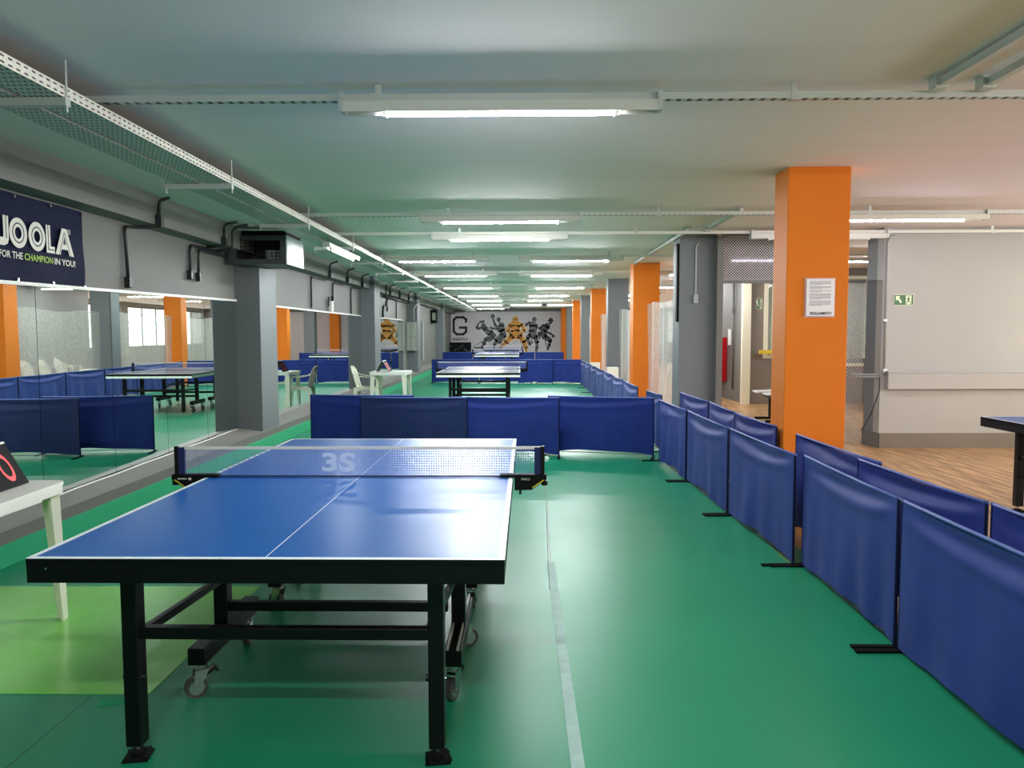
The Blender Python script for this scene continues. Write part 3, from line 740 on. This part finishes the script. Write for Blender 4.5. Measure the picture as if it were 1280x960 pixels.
pipe([(X, 8.33, 2.15), (X, 8.34, 2.45), (X, 9.2, 2.46)], 'left of two black conduits with short drops before the first column', [((X, 8.33, 2.12), (.05, .06, .1))])
pipe([(X+.02, 8.50, 2.14), (X+.02, 8.51, 2.42), (X+.02, 9.25, 2.42)], 'right of two black conduits with short drops before the first column', [((X+.02, 8.5, 2.11), (.05, .06, .1))])
pipe([(X+.03, 8.72, 2.47), (-3.39, 8.74, 2.475), (-3.39, 8.76, 2.735), (-3.25, 8.78, 2.755)], 'first of two black conduits bending over the beam beside the vent box', [((-3.39, 8.75, 2.53), (.06, .06, .1))])
pipe([(X+.05, 8.96, 2.45), (-3.38, 8.97, 2.46), (-3.38, 8.97, 2.72), (-3.2, 8.98, 2.755)], 'second of two black conduits bending over the beam, touching the vent box')
pipe([(X, 13.15, 1.92), (X, 13.17, 2.46), (X, 14.2, 2.47)], 'long dark conduit drop past the first column', None)
pipe([(X, 14.68, 2.15), (X, 14.7, 2.46), (X, 15.5, 2.47)], 'dark conduit with a white-tagged box above the second mirrors', [((X, 14.68, 2.13), (.05, .08, .14))])
pipe([(X, 16.24, 1.9), (X, 16.26, 2.46), (X, 16.9, 2.47)], 'dark conduit drop just before the second column', None)
for y, l in ((13.6, 'nearest'), (15.0, 'second'), (16.4, 'third'), (19.9, 'fourth'), (21.5, 'fifth'), (23.2, 'farthest')):
    pipe([(-3.395, y, 2.5), (-3.395, y, 2.72), (-3.25, y, 2.76)], 'short dark conduit bend on the wall beam, %s of its row' % l, [((-3.39, y, 2.53), (.06, .08, .12))])
pipe([(-3.40, 19.35, 2.72), (-3.40, 19.33, 2.23)], 'dark conduit hanging below the beam just past the second column', [((-3.40, 19.33, 2.22), (.05, .08, .12))])
pipe([(X, 20.74, 2.5), (X, 20.72, 2.15)], 'dark conduit with box past the second column', [((X, 20.72, 2.14), (.05, .08, .12))])
pipe([(X, 22.22, 2.5), (X, 22.2, 1.93)], 'dark conduit drop before the grey wall cabinet', None)
pipe([(X+.05, 20.0, 2.46), (X+.05, 24.4, 2.46)], 'dark conduit running along under the beam past second column', None, .03)
pipe([(-3.42, 24.4, 1.87), (-3.42, 24.42, 2.3), (-3.3, 24.5, 2.45), (-3.1, 24.5, 2.62)], 'pale conduit rising from the grey wall cabinet', None, .018, 'greypipe')
T = thing('wall_cabinet', 'tall grey two-door cabinet on the third wall column', 'cabinet', (-3.5, 24.5, .92))
obj('case', MB().bb(-.13, .16, -.26, .05, 0, .93), 'darkgrey', T)
for x0 in (-.125, .02): 
    d = obj('door', MB().bb(x0, x0+.135, -.275, -.26, .01, .92), 'cabinet', T); obj('handle', MB().bb(x0+.11, x0+.12, -.285, -.275, .4, .5), 'chrome', d)
T = thing('wall_speaker', 'dark wall lamp box with pale front on the far left wall', 'speaker', (-3.62, 31.2, 1.9))
obj('case', MB().bb(0, .22, -.3, .3, 0, .55), 'blackmat', T); obj('front', MB().bb(.05, .18, -.312, -.3, .12, .42), 'cabinet', T)
tag(obj('wall_pipe', MB().tube([(-3.57, 27.8, .5), (-3.57, 27.8, 1.95)], .04, 8), 'greypipe'), 'white vertical pipe on the far left wall', 'pipe')
T = thing('emergency_lamp', 'small white emergency lamp standing on the mirror top', 'lamp', (-3.58, 14.4, 1.893))
obj('body', MB().bb(-.03, .03, -.06, .06, 0, .2), 'white', T, bevel=.01); obj('bracket', MB().bb(-.035, -.02, -.1, -.03, .1, .28), 'blackmat', T)
tag(obj('wall_hook', MB().tube([(-3.6, 20.1, 2.22), (-3.58, 19.85, 2.15), (-3.58, 19.8, 2.0), (-3.6, 20.0, 1.92)], .025, 7), 'blackmat', smooth=True), 'black curved handle on the wall above the far mirrors', 'hook')

# ================================================================== BANNER
T = thing('wall_banner', 'navy sponsor banner with white letters above the near mirrors', 'banner', (-3.632, 0, 0))
rb = random.Random(3)
def ban(u, v):
    y = 4.05+(6.31-4.05)*u; z = 1.845+(2.483-1.845)*v
    return (.004+.006*(1+math.sin(9*y+4*v))*(.5+.5*math.sin(7*v+y*2)), y, z)
obj('cloth', MB().grid(ban, 60, 20), 'banner', T, smooth=True)
gr = MB()
for k in range(6):
    yy = 4.2+k*.418
    for zz in (2.462, 1.866): gr.cyl((.018, yy, zz), (1, 0, 0), .012, .008, 12)
obj('eyelet', gr, 'chrome', T)
XF = .026
def on(y, z, o=0): return (XF+o, y, z)
def flat(poly, m, name, o=0, par=T):
    mb = MB(); mb.prism(poly, lambda a, c: on(a, c, o), lambda a, c: on(a, c, o+.0015)); return obj(name, mb, m, par)
def ringpoly(mb, cy, cz, ry, rz, ty, tz, o, n=40):
    for k in range(n):
        a0, a1 = 2*PI*k/n, 2*PI*(k+1)/n
        P = lambda a, f, g_: on(cy+math.cos(a)*f, cz+math.sin(a)*g_, o)
        mb.add([P(a0, ry, rz), P(a1, ry, rz), P(a1, ry-ty, rz-tz), P(a0, ry-ty, rz-tz)], [(0, 1, 2, 3)])
zb, zt = 2.096, 2.306
LET = obj('brand_lettering', MB().prism([(y_-.028, z_) for y_, z_ in [(5.335, zt), (5.39, zt), (5.39, zb+.05), (5.375, zb+.015), (5.34, zb), (5.262, zb), (5.262, zb+.055), (5.325, zb+.055), (5.335, zb+.065)]], lambda a, c: on(a, c), lambda a, c: on(a, c, .0015)), 'letter', T, label='large white letters of the brand name')
LM = MB(); IN = MB()
for cy in (5.465, 5.677):
    ringpoly(LM, cy, (zb+zt)/2, .098, .108, .062, .066, .0016); ringpoly(IN, cy, (zb+zt)/2, .066, .074, .010, .010, .0022)
LM.prism([(5.787, zt), (5.84, zt), (5.84, zb+.052), (5.89, zb+.052), (5.89, zb), (5.787, zb)], lambda a, c: on(a, c), lambda a, c: on(a, c, .0015))
IN.bb(XF+.0016, XF+.0022, 5.808, 5.816, zb+.025, zt).bb(XF+.0016, XF+.0022, 5.808, 5.89, zb+.022, zb+.03)
A0, A1 = 5.90, 6.14; am = (A0+A1)/2
LM.prism([(A0, zb), (am-.03, zt), (am+.03, zt), (A1, zb), (A1-.06, zb), (A1-.075, zb+.045), (A0+.075, zb+.045), (A0+.06, zb)], lambda a, c: on(a, c), lambda a, c: on(a, c, .0015))
IN.prism([(am-.022, zb+.085), (am, zb+.15), (am+.022, zb+.085)], lambda a, c: on(a, c, .0016), lambda a, c: on(a, c, .0022))
def inl(p, q): IN.bar((XF+.0019, *p), (XF+.0019, *q), .0008, .008, (1, 0, 0)) if False else IN.add([on(p[0]-.004, p[1], .0022), on(p[0]+.004, p[1], .0022), on(q[0]+.004, q[1], .0022), on(q[0]-.004, q[1], .0022)], [(0, 1, 2, 3)])
inl((A0+.045, zb), (am-.002, zt-.03)); inl((A1-.045, zb), (am+.002, zt-.03)); inl((5.335, zb+.05), (5.335, zt))
ringpoly(LM, 6.082, 2.287, .02, .02, .005, .005, .0016, 20)
LM.add(text_mesh('R', .024, lambda u, v: on(6.074+u, 2.279+v, .0016)).v, text_mesh('R', .024, lambda u, v: on(0, 0)).f)
obj('letter_shapes', LM, 'letter', LET); obj('inline_stroke', IN, 'navy_print', LET)
def slog(txt, y0, m):
    mb = text_mesh(txt, .068, lambda u, v: on(y0+u*.86, 2.016+v, .001), .0012)
    return obj('slogan', mb, m, T)
def placed(txt, y0, y1, m):
    mb = text_mesh(txt, .068, lambda u, v: (u, v, 0), .0012); w = max(p[0] for p in mb.v); w0 = min(p[0] for p in mb.v)
    mb.v = [on(y0+(p[0]-w0)/(w-w0)*(y1-y0), 2.016+p[1], .001) for p in mb.v]
    return obj('slogan', mb, m, T)
placed('FOR THE', 5.255, 5.505, 'letter'); placed('CHAMPION', 5.525, 5.862, 'lime_print'); placed('IN YOU!', 5.882, 6.155, 'letter')

# ================================================================== MURAL (far wall, y = 40)
T = thing('wall_mural', 'painted mural of five athletes and a block letter on far wall', 'mural', (0, 39.995, 0))
def mp(px, py): return ((px-650)*.04228, 1.4687+(416.85-py)*.04228)
def strokes(paths, layer, grow=0.):
    """flat painted limbs: each path is [(px, py, width_px), ...] in mural units"""
    mb = MB(); yv = -.002*layer
    for path in paths:
        for i in range(len(path)):
            x, z = mp(path[i][0], path[i][1]); r_ = (path[i][2]/2+grow)*.04228
            n = 14; yv -= .00002
            mb.add([(x+r_*math.cos(2*PI*k/n), yv, z+r_*math.sin(2*PI*k/n)) for k in range(n)], [tuple(range(n))])
            if i+1 < len(path):
                x2, z2 = mp(path[i+1][0], path[i+1][1]); r2 = (path[i+1][2]/2+grow)*.04228
                d = Vector((x2-x, z2-z)); L = d.length
                if L < 1e-6: continue
                nx, nz = -d.y/L, d.x/L
                mb.add([(x+nx*r_, yv, z+nz*r_), (x2+nx*r2, yv, z2+nz*r2), (x2-nx*r2, yv, z2-nz*r2), (x-nx*r_, yv, z-nz*r_)], [(0, 1, 2, 3)])
    return mb
def c1(pts): return [(550+a/14.22, 385+b_/14.22, w/14.22) for a, b_, w in pts]
def c2(pts): return [(620+a/14.22, 385+b_/14.22, w/14.22) for a, b_, w in pts]
ATH = [('batter', [c1([(775, 305, 85), (775, 320, 80)]), c1([(720, 245, 45), (785, 235, 40)]), c1([(790, 350, 90), (880, 440, 120), (950, 490, 110)]), c1([(760, 345, 50), (680, 365, 45), (650, 345, 40), (690, 275, 38)]),
        c1([(950, 500, 110), (820, 550, 75), (790, 620, 60), (740, 700, 40), (630, 710, 28), (605, 675, 22)]), c1([(960, 500, 90), (880, 570, 70)])], 'fig', 1),
       ('thrower', [c1([(940, 145, 85), (941, 147, 80)]), c1([(1046, 200, 80), (1044, 225, 65)]), c1([(950, 205, 36), (975, 280, 45), (1010, 340, 50)]), c1([(1090, 300, 105), (1095, 380, 120), (1130, 460, 105)]), c1([(1040, 370, 48), (950, 365, 40), (895, 350, 45)]),
        c1([(1120, 470, 100), (1010, 560, 75), (970, 640, 50), (960, 700, 45)]), c1([(1140, 480, 90), (1080, 600, 50), (1040, 620, 40)])], 'fig', 2),
       ('runner', [c2([(682, 195, 80), (680, 230, 68)]), c2([(650, 300, 125), (650, 390, 130), (660, 480, 140)]), c2([(600, 260, 50), (550, 290, 45), (515, 325, 38)]), c2([(715, 300, 45), (735, 340, 40), (700, 400, 40)]),
        c2([(690, 500, 105), (725, 590, 75), (730, 690, 50), (715, 755, 55)]), c2([(620, 480, 90), (560, 520, 70), (590, 640, 50), (640, 610, 40)])], 'fig', 2),
       ('dribbler', [c2([(972, 215, 85), (970, 260, 65)]), c2([(910, 320, 110), (860, 390, 115), (830, 470, 105)]), c2([(850, 310, 50), (775, 355, 48), (830, 420, 40)]), c2([(900, 430, 40), (960, 450, 36), (1005, 480, 32)]), c2([(1015, 502, 66), (1014, 503, 60)]),
        c2([(850, 500, 100), (960, 570, 80), (950, 650, 50), (915, 735, 45)]), c2([(800, 470, 80), (755, 450, 60), (765, 540, 50)])], 'fig_dark', 1),
       ('leader', [c2([(350, 195, 90), (350, 235, 72)]), c2([(345, 300, 180), (345, 390, 150), (350, 480, 150)]), c2([(255, 300, 70), (205, 390, 52), (240, 450, 45)]), c2([(440, 290, 65), (510, 390, 50), (450, 445, 42)]), c2([(240, 430, 30), (310, 540, 26)]),
        c2([(300, 490, 110), (190, 590, 85), (110, 680, 55), (70, 700, 40)]), c2([(410, 490, 110), (490, 580, 90), (530, 690, 60), (540, 760, 50)])], 'fig_or', 4)]
for nm, paths, m, layer in ATH:
    hal = obj('painted_athlete', strokes(paths, layer*2-1, .75), 'fig_halo_o' if nm == 'leader' else 'fig_halo', T, label='orange painted athlete in the middle' if nm == 'leader' else 'grey painted athlete')
    obj('body_print', strokes(paths, layer*2), m, hal)
    # darker folds
    fold = [[(p[0][0], p[0][1]-.5, p[0][2]*.22), (p[-1][0], p[-1][1], p[-1][2]*.22)] for p in (paths[-2:] + paths[2:3])]
    obj('shade_print', strokes(fold, layer*2+.5), 'fig_dark' if m != 'fig_or' else mat('brown print', (150, 96, 44), .6), hal)
gp = [(582.8, 402), (582.8, 399.2), (579.5, 396.6), (571, 396.6), (567.4, 399.8), (567.4, 414.2), (571, 417.6), (579.2, 417.6), (582.8, 414.4), (582.8, 409.3), (575, 409.3)]
mb = MB()
for (a, b_) in zip(gp[:-1], gp[1:]):
    p, q = mp(*a), mp(*b_); d = Vector((q[0]-p[0], q[1]-p[1])).normalized()*.055; mb.bar((p[0]-d.x, -.012, p[1]-d.y), (q[0]+d.x, -.012, q[1]+d.y), .022, .12, (0, 1, 0)) if False else None
    e = Vector((q[0]-p[0], q[1]-p[1])).normalized(); nn = Vector((-e.y, e.x))*.062
    P0 = Vector(p)-e*.05; P1 = Vector(q)+e*.05
    mb.add([(P0.x+nn.x, -.01, P0.y+nn.y), (P1.x+nn.x, -.01, P1.y+nn.y), (P1.x-nn.x, -.01, P1.y-nn.y), (P0.x-nn.x, -.01, P0.y-nn.y)], [(0, 1, 2, 3)])
obj('block_letter', mb, 'logo', T)
a = mp(565.2, 425.5); b_ = mp(584.8, 422)
tm = text_mesh('GNASTICS', .2, lambda u, v: (u, v, 0), .006); w = max(p[0] for p in tm.v); tm.v = [(a[0]+p[0]/w*(b_[0]-a[0]), -.008, a[1]+p[1]) for p in tm.v]
obj('club_name', tm, 'logo', T)
# dark rack and clutter below the letter
T = thing('storage_rack', 'black storage rack under the block letter on far wall', 'rack', (-3.15, 39.3, 0))
obj('case', MB().bb(-.48, .6, -.3, .3, 0, 1.02), 'blackmat', T)
it = MB()
for k in range(14): it.box((-.42+rb.uniform(0, .95), -.31, .25+rb.uniform(0, .7)), (.06, .03, .05))
obj('contents', it, 'darkgrey', T)

# ================================================================== RIGHT SIDE DETAILS
# surface duct on the pale wall, pipes
T = thing('wall_duct', 'long pale boxed duct along the right wall', 'duct', (4.62, 9.62, 0))
obj('casing', MB().bb(0, 4.3, -.09, 0, .755, .965), 'wall_light', T, bevel=.004); obj('lid', MB().bb(-.01, 4.3, -.1, 0, .965, .985), 'greypipe', T)
T = thing('wall_conduit', 'thin pale conduit rising beside the exit sign to the ceiling', 'conduit', (4.60, 9.60, 0))
obj('pipe', MB().tube([(0, 0, .98), (0, 0, 2.6), (.03, 0, 2.66), (.1, 0, 2.67)], .013, 8), 'greypipe', T, smooth=True); obj('joint', MB().box((-.0, 0, .985), (.05, .05, .05)).box((-.012, 0, 1.62), (.05, .04, .03)), 'galv', T)
T = thing('pipe_stub', 'pair of short horizontal pipes with hanging cable at the wall corner', 'pipe', (4.5, 9.85, .93))
obj('pipe', MB().tube([(-.2, 0, .0), (.05, -.2, .0)], .012, 8).tube([(-.16, -.02, -.03), (.05, -.22, -.03)], .012, 8), 'greypipe', T); obj('cable', MB().tube([(.045, -.25, -.02), (.035, -.27, -.2), (-.03, -.2, -.5), (-.1, -.1, -.72)], .007, 6), 'conduit', T)
# exit sign on the wall
def exit_sign(label, loc, w=.25, h=.14):
    T = thing('exit_sign', label, 'sign', loc, 0, 'green exit signs')
    obj('plate', MB().bb(0, w, -.006, 0, 0, h), 'sign_pale', T)
    obj('green_panel', MB().bb(.006, w-.006, -.007, -.006, .006, h-.006), 'green_sign', T)
    F = lambda a, c: (a*w, -.0085, c*h)
    arr = MB().prism([(.1, .85), (.32, .85), (.26, .70), (.42, .3), (.34, .2), (.2, .55), (.1, .42)], lambda a, c: F(a, c), lambda a, c: (a*w, -.0075, c*h))
    obj('arrow', arr, 'sign_pale', T)
    obj('door_panel', MB().bb(.6*w, .88*w, -.0085, -.0075, .1*h, .9*h), 'sign_pale', T)
    mn = MB()
    def st(p, q, r_): 
        e = Vector((q[0]*w-p[0]*w, q[1]*h-p[1]*h)).normalized(); nn = Vector((-e.y, e.x))*r_
        mn.add([(p[0]*w+nn.x, -.0092, p[1]*h+nn.y), (q[0]*w+nn.x, -.0092, q[1]*h+nn.y), (q[0]*w-nn.x, -.0092, q[1]*h-nn.y), (p[0]*w-nn.x, -.0092, p[1]*h-nn.y)], [(0, 1, 2, 3)])
    st((.74, .72), (.73, .45), .009); st((.73, .46), (.67, .3), .006); st((.67, .3), (.64, .18), .005); st((.73, .46), (.8, .33), .006); st((.8, .33), (.84, .16), .005); st((.73, .66), (.66, .55), .005); st((.74, .66), (.81, .56), .005)
    mn.add([(.74*w+.009*math.cos(2*PI*k/10), -.0092, .82*h+.009*math.sin(2*PI*k/10)) for k in range(10)], [tuple(range(10))])
    obj('running_figure', mn, 'green_sign', T)
    return T
exit_sign('green exit sign with arrow and running figure on the pale wall', (4.697, 9.618, 1.805))
exit_sign('small green exit sign above the corridor window, half hidden', (4.835, 15.638, 1.95), .13, .22)
# wire mesh partition between the grey pillar and wall end
def wires(x0, x1, z0, z1, y, pitch):
    mb = MB(); r_ = .0034
    for s in (-1, 1):
        k0 = int(math.floor((x0-(z1 if s > 0 else -z0))/pitch))-2; k1 = int(math.ceil((x1+z1)/pitch))+2
        for k in range(k0, k1):
            # line x = k*pitch + s*z
            pts = []
            za, zb_ = z0, z1
            xa, xb_ = k*pitch+s*za, k*pitch+s*zb_
            # clip in x
            def zat(xv): return (xv-k*pitch)/s
            lo, hi = sorted((zat(x0), zat(x1))); za2, zb2 = max(z0, lo), min(z1, hi)
            if zb2-za2 < .01: continue
            mb.bar((k*pitch+s*za2, y, za2), (k*pitch+s*zb2, y, zb2), r_*1.5, r_, (0, 1, 0))
    return mb
T = thing('mesh_partition', 'wire mesh screen above the doorway between grey and orange pillars', 'mesh screen', (0, 10.1, 0))
obj('wire_mesh', wires(2.68, 3.6, 2.16, 2.74, 0, .036), 'wire', T)
obj('frame', MB().bb(2.60, 2.68, -.03, .098, 0, 2.74).bb(2.68, 4.55, -.03, .03, 2.12, 2.16).bb(2.68, 4.55, -.03, .03, 2.74, 2.775), 'darkgrey', T)
obj('dark_glass', MB().bb(2.68, 3.9, .06, .07, 2.16, 2.74), 'glass_dark', T)
T = thing('mesh_partition', 'tall wire mesh screen right of the orange notice pillar', 'mesh screen', (0, 10.1, 0))
obj('wire_mesh', wires(3.95, 4.555, .02, 2.12, 0, .042), 'wire', T)
obj('frame', MB().bb(3.92, 3.95, -.03, .03, 0, 2.12).bb(3.95, 4.555, -.02, .02, 1.02, 1.06), 'frame_w', T)
obj('pane', MB().bb(3.95, 4.555, .05, .056, 1.06, 2.11), 'glass', T)
# corridor: jamb, window, cabinet, bench, yellow bar
struct('trim_8', MB().bb(4.56, 4.725, 15.58, 15.70, 0, 2.55), 'frame_w')
w = struct('window_1', MB().bb(5.0, 5.08, 15.6, 15.68, .94, 2.62).bb(6.2, 6.26, 15.6, 15.68, .94, 2.62).bb(7.34, 7.4, 15.6, 15.68, .94, 2.62).bb(5.08, 7.34, 15.6, 15.68, .94, 1.0).bb(5.08, 7.34, 15.6, 15.68, 2.56, 2.62).bb(5.16, 5.18, 15.61, 15.67, 1.0, 2.56), 'frame_w')
obj('pane', MB().bb(5.08, 7.34, 15.64, 15.65, 1.0, 2.56), 'glass', w)
tag(obj('yellow_bar', MB().bar((4.86, 15.45, 1.08), (5.7, 15.45, 1.07), .04, .08), 'yellow'), 'yellow bar across the corridor window', 'bar')
T = thing('hose_cabinet', 'red fire hose cabinet on the corridor wall', 'cabinet', (4.65, 17.45, .38))
obj('case', MB().bb(-.18, -.005, -.4, .4, 0, .99), 'red', T, bevel=.006); d = obj('door', MB().bb(-.192, -.18, -.38, .38, .02, .97), 'red', T); obj('handle', MB().bb(-.205, -.192, .28, .3, .45, .55), 'chrome', d)
tag(obj('wall_intercom', MB().bb(4.6, 4.65, 16.75, 16.83, 1.2, 1.55), 'white'), 'white handset on the corridor wall beside red cabinet', 'intercom')
pipe([(4.62, 16.5, .25), (4.62, 16.5, 2.6)], 'grey conduit up the corridor wall right of the red cabinet', [((4.61, 16.5, 1.95), (.06, .08, .12))], .02, 'darkgrey')['group'] = 'corridor conduits'
T = thing('waiting_bench', 'beam bench of pale shell seats in the corridor doorway', 'bench', (4.28, 12.9, 0))
obj('beam', MB().bb(-.03, .03, -1.35, .3, .36, .42), 'black', T)
for yy in (.05, -.5):
    obj('leg', MB().bb(-.025, .025, yy-.03, yy+.03, .03, .37), 'black', T); obj('foot', MB().bb(-.26, .28, yy-.03, yy+.03, 0, .035), 'black', T)
for k in range(3):
    yy = .1-k*.55
    sh = MB()
    def shell(u, v, yy=yy):
        w_ = .42*(1-.25*max(0, u-.75)*4*.5)
        if u < .5: t_ = u/.5; x = -.24+.44*t_; z = .47-.02*math.sin(PI*t_)-.02*(1-t_)**3*1.5
        else: t_ = (u-.5)/.5; x = .2+.1*t_; z = .47+.36*t_
        return (x, yy+(v-.5)*w_, z+.02*(abs(v-.5)*2)**2)
    sh.grid(shell, 14, 8); o = obj('seat_shell', sh, 'seat', T, smooth=True); o.modifiers.new('solid', 'SOLIDIFY').thickness = .012
# switch conduit on the light grey pillar
T = thing('switch_conduit', 'thin grey conduit down to a switch box on the light grey pillar', 'conduit', (2.345, 10.19, 0))
obj('pipe', MB().tube([(0, 0, 1.97), (0, 0, 2.62), (.03, 0, 2.66)], .012, 8), 'greypipe', T); obj('switch_box', MB().bb(-.03, .03, -.03, .008, 1.86, 1.98), 'greypipe', T, bevel=.004)
tag(obj('pillar_cable', MB().bb(2.1, 2.128, 10.22, 10.3, 1.62, 2.66), 'blackmat'), 'black strip down the left edge of the light grey pillar', 'cable')
# net curtains between pillars
for i, (y0, y1, l) in enumerate([(10.66, 14.28, 'white netting between the light grey and second orange pillars'), (14.78, 18.36, 'white netting between second orange and dark grey pillars'), (18.86, 22.56, 'white netting past the dark grey pillar'), (23.1, 26.3, 'white netting past the third orange pillar')]):
    def cur(u, v, y0=y0, y1=y1): 
        return (2.40+.03*math.sin(u*22)+.015*math.sin(u*51+3*v), y0+(y1-y0)*u, .02+(1.98+.03*math.sin(u*9))*v)
    tag(obj('netting_curtain', MB().grid(cur, 90, 8), 'netting', smooth=True), l, 'netting', 'netting between the pillars')
# white boxes seen above the side barriers
tag(obj('white_box', MB().bb(1.96, 2.21, 17.0, 17.3, 0, .70), 'cream'), 'pale box above the side barrier at the dark grey pillar', 'box')
tag(obj('white_box', MB().bb(2.0, 2.25, 21.3, 21.6, 0, .64), 'cream'), 'pale box above the side barrier at the third orange pillar', 'box')

# ================================================================== LIGHT, WORLD, CAMERA
def area(loc, rot, sx, sy, power, col):
    L = bpy.data.lights.new('daylight_fill', 'AREA'); L.shape = 'RECTANGLE'; L.size = sx; L.size_y = sy; L.energy = power; L.color = col
    o = bpy.data.objects.new('daylight_fill', L); COL.objects.link(o); o.location = loc; o.rotation_euler = rot; return o
area((9.5, 5.3, 1.8), (0, PI/2, 0), 1.7, 6.6, 1050, (1., .96, .9))
area((9.5, -1.3, 1.8), (0, PI/2, 0), 1.7, 5.4, 700, (1., .96, .9))
area((6.2, 19, 2.7), (0, 0, 0), 1.6, 3.5, 160, (1., 1., .94))  # added fill lamp under the ceiling, brightens the room behind the corridor window
area((8.1, 27, 1.8), (0, PI/2, 0), 1.7, 7.8, 200, (1., .98, .94)); area((8.1, 35, 1.8), (0, PI/2, 0), 1.7, 7.8, 260, (1., .98, .94))
w = bpy.data.worlds.new('world'); scn.world = w; w.use_nodes = True
w.node_tree.nodes['Background'].inputs[0].default_value = (.95, 1., .97, 1); w.node_tree.nodes['Background'].inputs[1].default_value = 3.0

f, p, yv, r, h = 946.36, .0666, .0107, -.003, 1.4687
F = Vector((-math.sin(yv)*math.cos(p), math.cos(yv)*math.cos(p), -math.sin(p))); Rt = Vector((math.cos(yv), math.sin(yv), 0)); U = Rt.cross(F)
R2 = Rt*math.cos(r)+U*math.sin(r); U2 = -Rt*math.sin(r)+U*math.cos(r)
cam = bpy.data.cameras.new('camera'); co = bpy.data.objects.new('camera', cam); COL.objects.link(co)
cam.sensor_width = 36; cam.sensor_fit = 'HORIZONTAL'; cam.lens = f/1280*36; cam.clip_start = .05; cam.clip_end = 200
mw = Matrix((R2, U2, -F)).transposed().to_4x4(); mw.translation = Vector((0, 0, h)); co.matrix_world = mw
scn.camera = co
scn.view_settings.view_transform = 'Standard'; scn.view_settings.look = 'None'; scn.view_settings.exposure = 0
cy = scn.cycles
cy.use_denoising = True; cy.max_bounces = 10; cy.diffuse_bounces = 5; cy.glossy_bounces = 5; cy.transparent_max_bounces = 12
cy.sample_clamp_indirect = 6; cy.caustics_reflective = False; cy.caustics_refractive = False
